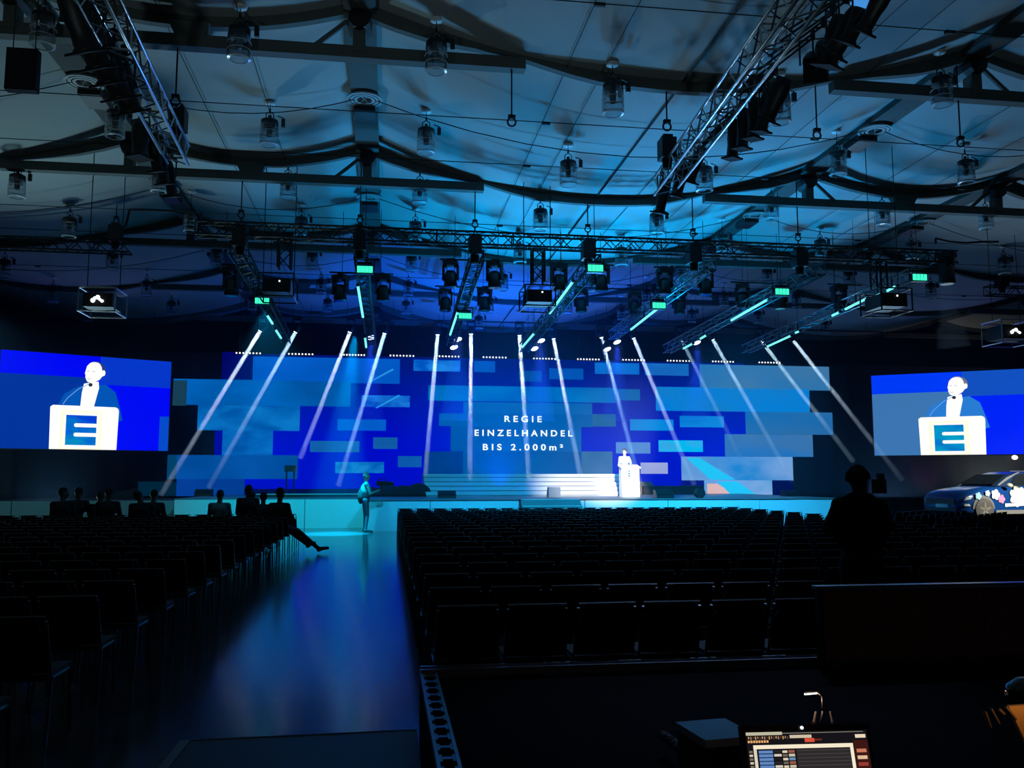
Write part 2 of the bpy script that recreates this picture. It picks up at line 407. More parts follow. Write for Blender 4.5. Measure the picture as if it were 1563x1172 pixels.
# fingers: seven arms running from the main truss to the stage, sloping down
ends = [((362, 352), (437, 517)), ((551, 352), (567, 521)), ((729, 360), (688, 521)), ((908, 366), (800, 531)), ((1083, 372), (935, 512)), ((1251, 394), (1018, 533)), ((1404, 394), (1138, 533))]
armname = ['first', 'second', 'third', 'fourth', 'fifth', 'sixth', 'seventh']
NY, FY = 20.35, 30.6
FN = []
for k, (a, b) in enumerate(ends):
    p0 = onY(*a, NY); p1 = onY(*b, FY); p0.z = MT_Z-.30; 
    FN.append((p0, p1))
    truss('arm_truss', p0, p1, .29, f'{armname[k]} arm truss from the aisle side, sloping down toward the stage', M_ALUD if k < 4 else mat('grey_truss', (.22, .23, .25), .35, .9), .024, .30, group='arm trusses over the stage')
def on_arm(px, py, dz=0):
    """point at pixel on the sloped plane shared by the arms, lowered by dz"""
    n = Vector((0, (MT_Z-.3)-(FN[3][1].z), FY-NY)).normalized(); P = Vector((0, NY, MT_Z-.3-dz)); d = ray(px, py)
    return EYEV + d*((P-EYEV).dot(n)/d.dot(n))
# LED tubes below the arms
tubes = [(0, 407, 480, 416, 494), (0, 420, 502, 429, 516), (1, 546, 435, 554, 484), (1, 557, 514, 559, 530), (2, 699, 475, 687, 511), (3, 875, 429, 839, 478), (3, 816, 508, 797, 530),
         (4, 1005, 470, 963, 503), (5, 1172, 457, 1116, 489), (5, 1079, 511, 1069, 517), (5, 1058, 524, 1043, 532), (6, 1369, 436, 1354, 444), (6, 1324, 455, 1290, 472), (6, 1282, 476, 1270, 482), (6, 1345, 448, 1335, 453), (6, 1208, 512, 1171, 529), (6, 1221, 505, 1214, 508)]
cnt = {}
for a, x0, y0, x1, y1 in tubes:
    cnt[a] = cnt.get(a, 0)+1
    p, q = on_arm(x0, y0, .35), on_arm(x1, y1, .35)
    t = thing('led_tube', p, f'aqua glowing LED tube, {ORD[cnt[a]-1]} one under the {armname[a]} arm truss', 'tube light', 'LED tubes under the arm trusses')
    d = q-p; n = d.normalized()
    MB().tube((0, 0, 0), d, .034, None, 8).build('glowing_tube', M_TUBE, t, smooth=True)
    MB().tube(-n*.05, n*.02, .040, None, 8).build('end_cap', M_BLACK, t)
    MB().tube(d-n*.02, d+n*.05, .040, None, 8).build('end_cap', M_BLACK, t)
    MB().box(d*.5+Vector((0, 0, .13)), (.03, .05, .26)).build('hanger_plate', M_BLACK, t)
    mid = p+d*.5; MB().tube(d*.5, d*.5+Vector((0, 0, zc(mid.x)-.04-mid.z)), .006, None, 4).build('drop_wire', M_CABLE, t)
# LED strobes
for k, (x, y) in enumerate([(400, 459), (557, 411), (710, 482), (909, 409), (1006, 466), (1194, 445), (1404, 423)]):
    p = on_arm(x, y, .42)
    t = thing('strobe_light', p, f'rectangular strobe light glowing green under the {armname[k]} arm truss', 'stage light', 'green strobe lights')
    MB().box((0, .08, 0), (.40, .14, .20)).box((0, .1, .16), (.34, .12, .06)).build('housing', M_BLACK, t)
    MB().box((0, .0, -.0), (.36, .03, .15)).build('lamp_face', M_GREEN, t)
    for i in range(3): MB().box((-.09+.09*i, -.018, 0), (.006, .006, .15)).build('face_divider', M_BLACK, t)
    MB().path([(-.22, .08, -.02), (-.22, .08, .24), (.22, .08, .24), (.22, .08, -.02)], .014, 5).build('yoke', M_BLACK, t)
    wire(t, zc(p.x), (0, .08, .2))

# ---- moving heads
def moving_head_proto():
    t = thing('moving_head', (0, 0, 0), 'x', 'stage light')
    MB().box((0, 0, -.07), (.38, .34, .13)).box((0, 0, .02), (.16, .06, .10)).build('base', M_BLACK, t)
    y = MB()
    for s in (-1, 1): y.box((s*.19, 0, -.33), (.05, .18, .42)).box((s*.15, 0, -.16), (.10, .16, .06))
    y.build('yoke', M_BLACK, t)
    MB().lathe([(0, .17), (.12, .16), (.165, .06), (.165, -.10), (.185, -.24), (.17, -.28), (0, -.28)], (0, 0, -.44), 14).build('head', mat('black_plastic', (.012, .012, .014), .3), t, smooth=True)
    MB().lathe([(0, -.285), (.15, -.285)], (0, 0, -.44), 14).build('lens', mat('dark_lens', (.03, .03, .05), .1), t)
    return t
mh = moving_head_proto(); first = True
heads = [(688, 398, 23.0, 1), (755, 399, 23.0, 1), (853, 404, 23.0, 1), (918, 405, 23.0, 1), (1014, 410, 23.0, 1), (1076, 411, 23.0, 1),
         (520, 420, 24.5, 1), (585, 421, 24.5, 1), (355, 408, 24.5, 1.1), (680, 440, 27, 1), (740, 440, 27, 1), (887, 442, 27, 1), (968, 446, 27, 1), (1036, 446, 27, 1), (1133, 434, 24.5, 1), (1190, 435, 24.5, 1), (1280, 436, 24.0, 1), (1443, 386, 20.0, 1.1)]
for k, (x, y, Y, s) in enumerate(heads):
    o = mh if first else copy_tree(mh); first = False
    p = onY(x, y, Y); o.location = p; o.scale = (s*1.02,)*3; o.rotation_euler = (0, 0, random.uniform(-.6, .6))
    near = {22: 'x'}
    row = 'hanging from the end of the main truss, big' if x == 1443 else ('in the front row' if Y < 24.1 and x < 1200 else ('in the rear row' if Y >= 26 else 'in the middle row'))
    idx = [h for h in heads if (h[2] < 24.1) == (Y < 24.1) and (h[2] >= 26) == (Y >= 26)].index(heads[k])
    tag(o, label='big black moving-head light hanging from the car-side end of the main truss' if x == 1443 else f'black moving-head light {row}, {ORD[idx]} from the aisle side', group='dark moving-head lights over the stage')
pipes = [(672, 782, 397, 23.0), (836, 937, 403, 23.0), (998, 1093, 409, 23.0), (503, 600, 417, 24.5), (664, 756, 438, 27), (872, 985, 440, 27), (1020, 1050, 444, 27), (1116, 1205, 432, 24.5), (1263, 1315, 435, 24.0), (336, 376, 405, 24.5)]
for k, (x0, x1, y, Y) in enumerate(pipes):
    a, b = onY(x0, y, Y), onY(x1, y, Y); b.z = a.z
    t = thing('lighting_bar', a, f'short black pipe carrying moving heads, {ORD[k]} counted in this rig', 'pipe', 'short pipes carrying moving heads')
    t['label'] = ['short black pipe with two moving heads above the text screen', 'short black pipe with two moving heads beyond the fourth arm', 'short black pipe with two moving heads by the fifth arm', 'short black pipe with two moving heads beside the second arm', 'farther black pipe with two moving heads by the third arm', 'farther black pipe with two moving heads beyond the fourth arm', 'stubby black pipe with one moving head near the fifth arm', 'black pipe with two moving heads beside the sixth arm', 'stubby black pipe with one moving head above the seventh arm', 'stubby black pipe with one moving head near the first arm'][k]
    MB().tube((0, 0, .03), (b.x-a.x, 0, .03), .026, None, 8).build('tube', M_BLACK, t, smooth=True)
    for q in (.2, .8): MB().tube(((b.x-a.x)*q, 0, .03), ((b.x-a.x)*q, 0, zc(a.x+(b.x-a.x)*q)-a.z-.02), .008, None, 4).build('drop_wire', M_CABLE, t)

# ---- vertical truss drops and projectors
drops = [(434, 356, 410, 20.1, 'aisle side'), (821, 368, 432, 20.1, 'middle'), (1342, 386, 440, 20.1, 'car side')]
for x, y0, y1, Y, w in drops:
    p = onY(x, y1, Y); truss('drop_truss', (p.x, Y, MT_Z-.16), (p.x, Y, p.z), .28, f'short upright truss dropped from the main truss, {w}', M_ALUD, .025, .28, up=Vector((0, 1, 0)), group='upright drop trusses')
def projector(x, y, D, w, label, lit=False, m=M_BLACK):
    p = onD(x, y, D); t = thing('projector', p, label, 'projector', 'hanging projectors')
    MB().box((0, 0, 0), (w, .7, w*.5)).build('housing', mat('projector_shell', (.006, .006, .007), .6), t)
    MB().lathe([(.10, 0), (.11, .12), (.08, .13), (0, .10)], (-w*.18, .35, 0), 14, Matrix.Rotation(-PI/2, 3, 'X')).build('lens', M_BLACK, t, smooth=True)
    fr = MB(); h = w*.62; yy = .42; zz = w*.42
    for sx in (-1, 1):
        for sy in (-1, 1): fr.tube((sx*h, sy*yy, -zz), (sx*h, sy*yy, zz), .018, None, 5)
    for z in (-zz, zz):
        for sy in (-1, 1): fr.tube((-h, sy*yy, z), (h, sy*yy, z), .018, None, 5)
        for sx in (-1, 1): fr.tube((sx*h, -yy, z), (sx*h, yy, z), .018, None, 5)
    fr.build('cage', M_ALUD if not lit else M_ALU, t)
    for sx in (-.9, .9): MB().tube((sx*h, 0, zz), (sx*h, 0, zc(p.x+sx*h)-.04-p.z), .01, None, 4).build('suspension_wire', M_CABLE, t)
    if lit:
        for i, (dx, dz, r) in enumerate([(-.16, -.02, .05), (-.1, .03, .035), (0, .05, .05), (.08, .0, .03), (.15, -.03, .035)]):
            MB().ball((dx*w, -.36, dz), r, 8, 6).build('status_light', M_DOT, t)
    else: MB().ball((w*.1, -.36, w*.15), .02, 6, 4).build('status_light', M_DOT, t)
    return t
projector(425, 440, 20.0, .62, 'dark projector in a cage under the aisle-side drop truss')
projector(820, 456, 20.0, .56, 'dark projector in a cage under the middle drop truss')
projector(1352, 462, 19.3, .58, 'dark projector in a cage under the car-side drop truss')
projector(157, 462, 19.5, .62, 'projector with bright white lights above the seated-people screen', True)
projector(1537, 509, 25.0, .78, 'projector with bright white lights above the car-side screen', True)

# ---- beam heads with visible beams in the haze
beams = [(397, 505, 245, 756), (451, 507, 318, 745), (534, 507, 458, 700), (587, 509, 516, 742), (668, 511, 649, 726), (719, 510, 717, 736), (793, 512, 808, 742), (845, 517, 886, 727), (918, 515, 977, 738),
         (967, 516, 1060, 740), (1040, 518, 1150, 738), (1088, 518, 1210, 735), (1162, 520, 1303, 705), (1211, 520, 1378, 733)]
HAZE = haze_mat('thin_haze', .45)
BPOW = [1.0, .75, .9, 1.1, .9, 1.25, 1.15, .95, .75, .8, .2, .5, .5, .6]
bcol = [(.72, .78, 1.0), (.5, .72, 1.0), (.68, .74, 1.0), (.45, .75, 1.0), (.6, .85, 1.0), (.7, .9, 1.0), (.7, 1.0, 1.0), (.6, .85, 1.0), (.5, .75, 1.0), (.6, .65, 1.0), (.5, .7, 1.0), (.55, .75, .95), (.6, .8, .95), (.62, .72, .92)]
BY = 34.2
for k, (x0, y0, x1, y1) in enumerate(beams):
    s, e = onY(x0, y0, BY), onY(x1, y1, BY+.3); d = (e-s).normalized()
    t = thing('beam_light', s, f'slim beam light firing a pale shaft downward, {ORD[k]} counted from the aisle side', 'stage light', 'beam lights over the stage')
    rot = d.to_track_quat('-Z', 'Y').to_matrix()
    MB().lathe([(0, .34), (.10, .32), (.12, .12), (.11, 0), (.085, 0)], (0, 0, 0), 12, rot).build('head', M_BLACK, t, smooth=True)
    MB().lathe([(0, .004), (.085, .004)], (0, 0, 0), 12, rot).build('lens', M_LENS if k not in (7,) else M_WASH, t)
    MB().ball(-d*.01, (.075, .075, .04), 12, 6, rot).build('lens_dome', M_LENS, t)
    yk = MB(); up = Vector((0, 0, 1))
    for q in (-1, 1): yk.box(-d*.15+Vector((q*.15, 0, .16)), (.04, .12, .36))
    yk.box(-d*.15+Vector((0, 0, .36)), (.34, .2, .1)); yk.build('yoke', M_BLACK, t)
    L = (e-s).length; r0, r1 = .055, .115
    r0, r1 = .085, .125
    o = MB().tube(s+d*.05, e, r0, r1, 16).build('haze_beam', HAZE, None, kind='stuff', smooth=False)
    tag(o, label=f'pale shaft of light in haze, {ORD[k]} counted from the aisle side', cat='haze', group='shafts of light in haze')
    lamp('beam_source', 'AREA', s+d*.06, 7.5*BPOW[k], (bcol[k][0]*.8, bcol[k][1], bcol[k][2]), e, shape='DISK', size=.15, spread=math.radians(1.8))
hz = MB().box((4.0, 30.6, 4.6), (52, 12.8, 7.0)).build('stage_haze', haze_mat('stage_air_haze', .0045, (.35, .6, 1)), None, kind='stuff')
tag(hz, label='thin blue haze hanging in the air over the stage', cat='haze')
# blue wash lights
wash = [(567, 515), (699, 518), (693, 530), (826, 520), (816, 532), (942, 522), (927, 533), (1064, 523), (686, 505)]
HAZEB = haze_mat('blue_lit_haze', .10)
wd = ['by the second arm end', 'higher one at the third arm end', 'lower one at the third arm end', 'higher one at the fourth arm end', 'lower one at the fourth arm end', 'higher one at the fifth arm end', 'lower one at the fifth arm end', 'at the sixth arm end']
for k, (x, y) in enumerate(wash[:8]):
    p = onY(x, y, 33.0)
    t = thing('wash_light', p, f'round wash light with bright blue-white face, {wd[k]}', 'stage light', 'blue wash lights')
    rot = Vector((.25, -.5, -1)).to_track_quat('-Z', 'Y').to_matrix()
    MB().lathe([(0, .26), (.12, .25), (.17, .10), (.18, 0), (.16, -.01)], (0, 0, 0), 14, rot).build('head', M_BLACK, t, smooth=True)
    MB().lathe([(0, -.02), (.10, -.015), (.155, 0)], (0, 0, 0), 16, rot).build('lens', M_WASH, t)
    MB().path([(-.2, 0, 0), (-.2, .05, .34), (.2, .05, .34), (.2, 0, 0)], .02, 5).build('yoke', M_BLACK, t)
    wire(t, zc(p.x), (0, .05, .3))
    if k in (0, 1, 3, 5, 7):
        e = Vector((p.x-.05, p.y+.2, p.z-3.1))
        o = MB().tube(p+Vector((0, 0, -.12)), e, .24, .62, 20).build('haze_glow', HAZEB, None, kind='stuff')
        tag(o, label=f'soft blue shaft of haze below the wash light {wd[k]}', cat='haze', group='soft blue shafts of haze')
        spot('wash_source', p+Vector((0, 0, -.1)), e, 1500, (.01, .06, 1.0), 24, .5, .1)
q_ = onY(1443, 418, 20.0); e_ = onY(1456, 530, 20.3)
o = MB().tube(q_, e_, .07, .42, 20).build('haze_glow', haze_mat('grey_shaft_haze', .12), None, kind='stuff')
tag(o, label='faint grey shaft of haze below the moving head at the truss end', cat='haze', group='soft shafts of haze')
spot('moving_head_source', q_+Vector((0, 0, .02)), e_, 120, (.75, .8, .85), 22, .6, .05)
# dotted LED battens over the wall
batt = [(361, 397, 538.5), (441, 477, 540), (525, 556, 541.3), (596, 631, 542.5), (666, 700, 543.5), (738, 772, 545), (815, 847, 547), (882, 914, 548), (951, 983, 549), (1019, 1052, 550.3), (1088, 1119, 551.5), (1159, 1190, 553)]
for k, (x0, x1, y) in enumerate(batt):
    a, b = onY(x0, y, 36.6), onY(x1, y, 36.6); w = b.x-a.x
    t = thing('led_batten', a, f'black batten with white LED dots, {ORD[k]} along the wall from the aisle side', 'stage light', 'LED battens above the wall')
    MB().box((w/2, .07, 0), (w+.1, .12, .12)).build('housing', M_MATTE, t)
    wire(t, zc(a.x), (.1, .07, .05), (w-.1, .07, .05))
    for i in range(8): MB().ball((w*i/7, 0, 0), .033, 8, 5).build('led', M_DOT, t)
# pipe the wall lights hang from
tb = thing('rear_pipe', (-6, 34.2, onY(700, 490, 34.2).z), 'long black pipe above the stage carrying the beam lights', 'pipe')
MB().tube((0, 0, 0), (27, 0, 0), .03, None, 8).build('tube', M_BLACK, tb)
for i in range(8): MB().tube((1+3.6*i, 0, .03), (1+3.6*i, 0, 8.3-tb.location.z), .01, None, 4).build('drop_wire', M_CABLE, tb)

# ---- trusses over the audience with spotlights
def audience_truss(name, a, b, Z, label):
    p, q = onZ(*a, Z), onZ(*b, Z)
    d = (q-p).normalized(); p0 = p - d*3.0
    truss(name, p0, q, .34, label, M_ALU, .026, .32)
    return p0, q
TL = audience_truss('spotlight_truss', (150, 0), (272, 236), 7.3, 'aluminium truss rimmed blue above the seated-people block, carrying spotlights')
TR = audience_truss('spotlight_truss', (1222, 0), (1012, 285), 7.3, 'aluminium truss rimmed blue over the wide block, carrying spotlights')
def profile_spot(loc, tilt, label, s=1.0, rz=0, glow=None, big=False):
    t = thing('spotlight', loc, label, 'stage light', 'spotlights on the audience trusses', rot=(0, 0, rz))
    R = Matrix.Rotation(tilt, 3, 'X')
    r = .105*s if not big else .135*s
    MB().lathe([(0, .30*s), (r*.8, .29*s), (r, .16*s), (r, 0), (r*.85, -.10*s), (r*.85, -.26*s), (r*1.02, -.28*s), (r*1.02, -.31*s), (r*.6, -.30*s), (0, -.24*s)], (0, 0, 0), 14, R).build('barrel', M_BLACK, t, smooth=True)
    MB().box(R @ Vector((0, 0, -.31*s)), (r*2.3, r*2.3, .03), R).build('gel_frame', M_MATTE, t)
    y = MB(); y.path([(-r*1.25, 0, 0), (-r*1.25, 0, .34*s), (r*1.25, 0, .34*s), (r*1.25, 0, 0)], .014, 5)
    y.build('yoke', M_BLACK, t)
    MB().box((0, 0, .40*s), (.06, .08, .13)).build('clamp', M_BLACK, t)
    A, B = (TL if loc[0] < 0 else TR); ab = B-A; P = Vector(loc); q_ = min(.99, (P-A).dot(ab)/ab.length_squared); N_ = A+ab*q_+Vector((0, 0, -.17))
    l_ = N_-P; l_ = Matrix.Rotation(-rz, 3, 'Z') @ l_
    MB().tube((0, 0, .36*s), l_, .016, None, 5).build('hanging_arm', M_BLACK, t)
    if glow: MB().box(R @ Vector((0, 0, .12*s)), (r*2.1, r*2.1, .10), R).build('lit_gel', glow, t)
    return t
# car-side truss: groups of spotlights, positions read off the photograph
Zs = 6.75
rspots = [(1120, 212, 15.4, 0.15), (1135, 196, 15.0, .15), (1152, 180, 14.6, .15), (1168, 168, 14.2, .3), (1184, 150, 13.7, .6),
          (1062, 250, 16.4, .5), (1040, 272, 16.9, .4), (1012, 298, 17.2, .3), (1242, 98, 12.8, -.9), (1258, 80, 12.4, -.8), (1274, 62, 12.0, .4), (1294, 45, 11.6, .8), (1312, 24, 11.2, .6), (1340, 6, 10.9, .7)]
rl = ['lowest in the group of five, upright', 'second of the group of five', 'third of the group of five', 'fourth of the group of five', 'topmost and tilted of the group of five',
      'top of the three at the truss tip', 'middle of the three at the truss tip', 'last of the three at the truss tip', 'open-mouthed one facing the camera', 'next above the open-mouthed one', 'third of the upper group', 'just below the blue-lit one', 'with bright blue-lit gel', 'above the blue-lit one at the picture edge']
for k, (x, y, D, tl) in enumerate(rspots):
    p = onD(x, y, D*.985)
    profile_spot(p, tl, f'black spotlight on the wide-block truss, {rl[k]}', 1.1, rz=.5 if tl > 0 else -.4, glow=emat('blue_lit_gel', srgb(70, 150, 230), .9) if k == 12 else None, big=(k in (4, 8, 10, 11)))
lspots = [(118, 28, 10.6, .5), (137, 55, 11.0, .5), (154, 80, 11.4, .5), (171, 105, 11.8, .5), (187, 128, 12.2, .5), (214, 212, 14.6, 0), (236, 232, 15.0, .3), (247, 252, 15.4, .3), (259, 272, 15.8, .3)]
ll = ['first of five tilted cans', 'second of five tilted cans', 'third of five tilted cans', 'fourth of five tilted cans', 'fifth of five tilted cans', 'upright one with a shiny rim', 'next after the upright one', 'second after the upright one', 'lowest one at the tip']
for k, (x, y, D, tl) in enumerate(lspots):
    p = onD(x, y, D)
    profile_spot(p, tl, f'black spotlight on the seated-people truss, {ll[k]}', 1.25 if k < 5 else 1.05, rz=-.5, big=(k < 6))
for x, y, D, w in ((272, 183, 15.2, 'beside the seated-people truss tip'), (1018, 228, 15.9, 'beside the wide-block truss tip')):
    p = onD(x, y, D); hoist(p, f'black chain hoist {w}', 'hoists on the audience trusses', .9)
# hanging loudspeaker at the upper corner
p = onD(35, 108, 12.5); t = thing('hanging_loudspeaker', p, 'flat black loudspeaker hanging from two wires by the pale ceiling', 'loudspeaker')
MB().box((0, 0, 0), (.42, .14, .62)).build('cabinet', M_MATTE, t)
MB().box((0, -.075, 0), (.38, .012, .58)).build('speaker_grille', M_MATTE, t)
for s in (-.15, .15): MB().tube((s, 0, .31), (s, 0, zc(p.x)-p.z), .008, None, 4).build('wire', M_CABLE, t)
# side screen trusses
p = onY(200, 378, 24.0)
truss('side_truss', (p.x-8.0, 24, p.z), (p.x, 24, p.z), .3, 'black truss running off above the seated-people screen', M_ALUD, .025)
q = onY(177, 345, 24); hoist((q.x, 24, p.z+.36), 'black chain hoist standing on the truss above the seated-people screen', 'hoists of the side screens'); hanger(q.x, 24, p.z+.66, 'steel rod over the seated-people screen truss')
p = onY(1505, 428, 26.0)
p.z = min(p.z, 7.9)
truss('side_truss', (p.x, 26, p.z), (p.x+8.0, 26, p.z), .3, 'black truss running off above the car-side screen', M_ALUD, .025)
q = onY(1527, 400, 26); hoist((q.x, 26, p.z+.36), 'black chain hoist standing on the truss above the car-side screen', 'hoists of the side screens'); hanger(q.x, 26, p.z+.66, 'steel rod over the car-side screen truss')
p = onY(1448, 373, MT_Y)
pts = [(onY(x, y, MT_Y)) for x, y in ((1428, 372), (1428, 364), (1450, 369), (1475, 371), (1500, 369), (1524, 369))]
MB().path(pts, .03, 5).build('power_cable', M_CABLE, None, label='thick black cable looping from the end of the main truss', cat='cable')
pts = [(onY(x, y, 24)) for x, y in ((177, 352), (192, 345), (198, 320), (225, 320), (262, 322), (290, 328), (303, 338))]
MB().path(pts, .03, 5).build('power_cable', M_CABLE, None, label='thick black cable looping from the side hoist to the main truss', cat='cable')
#@@PART2
# ================================================================ STAGE
ST = 1.0
stage = thing('stage', (0, 0, 0), 'long low stage with pale fascia panels lit turquoise', 'stage')
MB().box((7.5, 33.0, .5), (16.2, 8.6, .96)).build('deck_core', M_MATTE, stage)
MB().box((7.5, 32.9, .985), (16.3, 8.8, .03)).build('deck', M_STAGE, stage)
MB().box((-3.75, 34.0, .5), (6.3, 6.6, .96)).build('deck_core', M_MATTE, stage)
MB().box((-3.78, 33.95, .985), (6.36, 6.8, .03)).build('deck', M_STAGE, stage)
seams = [-.55, 3.06, 6.68, 10.3, 13.9, 15.55]
seams = [-.58] + [onY(x, 770, 28.5).x for x in (657, 893, 1020, 1160)] + [15.6]
for a, b in zip(seams, seams[1:]): MB().box(((a+b)/2, 28.56, .485), (b-a-.02, .05, .97)).build('fascia_panel', M_FASC, stage)
for a, b in ((-6.95, -4.8), (-4.8, -2.7), (-2.7, -.6)): MB().box(((a+b)/2, 30.58, .485), (b-a-.02, .05, .97)).build('fascia_panel', M_FASC, stage)
MB().box((-.60, 29.6, .485), (.05, 2.0, .97)).build('fascia_panel', M_FASC, stage)
MB().box((15.68, 32.9, .485), (.05, 8.7, .97)).build('fascia_panel', M_FASC, stage)
t = thing('side_stage', (0, 0, 0), 'dim grey low platform behind the seated people', 'stage')
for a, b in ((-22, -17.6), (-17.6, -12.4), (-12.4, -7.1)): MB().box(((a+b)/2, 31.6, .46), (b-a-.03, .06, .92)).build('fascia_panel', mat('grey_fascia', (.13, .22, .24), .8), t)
MB().box((-14.5, 34, .46), (15, 4.6, .9)).build('deck', M_MATTE, t)
# big steps up to the text screen
xa = onY(648, 740, 34).x; xb = onY(967, 740, 34).x
t = thing('stage_steps', (0, 0, 0), 'wide pale steps below the text screen', 'steps')
for k in range(5):
    MB().box(((xa+xb)/2, 33.3+k*.42+ (36.9-33.3-k*.42)/2-.2, ST+.085+k*.17), (xb-xa, 36.9-33.3-k*.42, .17)).build('step', M_STEP, t)
    MB().box(((xa+xb)/2, 33.1+k*.42-.006, ST+.035+k*.17), (xb-xa, .012, .03)).build('painted_gap_shade', mat('grey_strip', (.16, .16, .17), .7), t)  # shadow at the foot of each riser painted as a grey strip
# steps down to the floor
x0 = onY(800, 770, 27.6).x; x1 = onY(892, 770, 27.6).x
t = thing('front_steps', (0, 0, 0), 'teal-lit steps from the floor up to the stage front', 'steps')
for k in range(5):
    MB().box(((x0+x1)/2, 28.5-.14-.28*(4-k)/1, .1+.2*k-.0), (x1-x0, .29, .2*k+.2 if False else .2)).build('step', mat('teal_step', (.20, .24, .25), .5), t)
    MB().box(((x0+x1)/2, 28.5-.14-.28*(4-k)-.15, .19+.2*k), (x1-x0, .012, .02)).build('step_edge', M_WHITE, t)
for s in (x0-.02, x1+.02): MB().prism([(s, 27.2, 0), (s, 28.5, 0), (s, 28.5, 1.0)], (-.02, 0, 0), (.02, 0, 0)).build('stringer', M_BLACK, t)

# ================================================================ LED WALL
WY = 37.5
led = thing('led_wall', (0, 0, 0), 'huge video wall of staggered blue brick-shaped panels behind the stage', 'video wall')
B_TOP = srgb(0, 22, 118); B_HI = srgb(0, 4, 200)
def WX(x): return onY(x, 655, WY).x
def WZ(x, y): return onY(x, y, WY).z
def tile(x0, y0, x1, y1, m, name='wall_panel', off=.0, thick=.04):
    xc = (x0+x1)/2; X0, X1, Z1, Z0 = WX(x0), WX(x1), WZ(xc, y0), WZ(xc, y1)
    return MB().box(((X0+X1)/2, WY-off, (Z0+Z1)/2), (X1-X0, thick, Z1-Z0)).build(name, m, led)
tile(376, 547, 1140, 754, emat('wall_blue_field', srgb(0, 3, 205), .95, srgb(0, 18, 120), grad=(2, 3.2, 6.6)), off=-.06)
tile(335, 537, 385, 581, emat('wall_navy', srgb(0, 2, 100), 1), off=-.05)
tile(328, 657, 342, 695, emat('wall_blue_small', srgb(0, 0, 160), 1), off=-.05)
tile(1176, 731, 1208, 756, emat('wall_navy2', srgb(0, 2, 75), 1), off=-.03)
tile(1039, 731, 1076, 756, emat('wall_navy3', srgb(5, 5, 120), 1), off=-.03)
tile(376, 746, 640, 757, emat('wall_navy4', srgb(0, 3, 60), 1), off=-.0)
c = srgb
L1, L2 = c(0, 88, 185), c(8, 125, 215)
seed = 0
def T(x0, y0, x1, y1, a, b=None, sc=.35):
    global seed
    seed += 1
    m = emat('video_%d_%d' % (x0, y0), c(*a), 1.0, c(*(b or [min(255, int(v*1.10+4)) for v in a])), sc, seed)
    tile(x0, y0, x1, y1, m)
T(383, 546, 609, 584, (0, 82, 185)); T(262, 580, 534, 619, (0, 78, 158), (0, 98, 188)); T(301, 619, 457, 657, (0, 84, 168), (10, 118, 200), .8)
T(340, 657, 417, 694.5, (0, 82, 168), (8, 112, 200), .8); T(258, 694.5, 456, 731, (0, 72, 152)); T(273, 731, 376, 757, (0, 52, 135))
T(215, 735, 273, 757, (0, 30, 50), (0, 38, 62))
T(551, 603.6, 625, 621, (0, 80, 190), (30, 130, 225), 1.2); T(515, 640, 589, 657, (0, 85, 190)); T(474, 673, 549, 690, (15, 90, 165)); T(570, 667.5, 607, 685, (15, 88, 165))
T(513, 705, 587, 722, (0, 92, 185), (20, 130, 205), 1.5); T(608, 696, 644, 713, (10, 85, 170))
T(630, 549.5, 702, 566.5, (0, 85, 190), (30, 130, 225), 1.4); T(723, 551, 755.5, 568, (0, 75, 165)); T(792, 566, 827, 582, (0, 70, 140)); T(839, 562.5, 891, 579, (0, 75, 165))
T(909, 554, 977, 571, (5, 90, 185), (10, 115, 215)); T(986, 555, 1053, 573, (20, 100, 185))
T(653, 590, 941, 613, (0, 98, 180), (0, 115, 190)); T(941, 594, 977.5, 611, (0, 95, 170))
T(707, 614.5, 904, 632, (0, 92, 172), (10, 100, 170)); T(670, 632, 904, 651, (0, 88, 165), (0, 98, 176)); T(904, 632, 940, 651, (25, 88, 140))
T(688, 651, 887, 689, (0, 82, 158), (5, 96, 176), .2); T(648, 689, 707, 724, (0, 45, 125), (0, 60, 140)); T(707, 689, 887, 724, (0, 80, 158), (5, 95, 176), .2); T(887, 689, 934, 724, (42, 100, 150), (70, 115, 165))
T(962, 640, 1028, 657, (0, 115, 205), (5, 135, 220)); T(1038, 635, 1105, 652, (5, 120, 210), (25, 145, 225)); T(940, 675, 992, 692, (75, 135, 200), (95, 140, 215))
T(1005, 672, 1072, 689.5, (0, 185, 240), (60, 160, 225), .8); T(977, 706, 1018, 723, (150, 165, 220), (170, 180, 230))
T(1070, 558, 1268.6, 594.6, (15, 112, 180), (62, 118, 165), .15); T(1002, 592, 1237, 628, (0, 125, 215), (25, 120, 190), .2); T(1138.5, 629, 1271, 663, (20, 105, 175), (50, 108, 160), .2)
T(1106, 663, 1239.6, 697, (25, 112, 190), (60, 115, 170), .25); T(1039, 697, 1208, 733, (110, 160, 220), (25, 130, 205), .3); T(1073, 733, 1175.7, 755, (125, 170, 225), (60, 150, 215), .4)
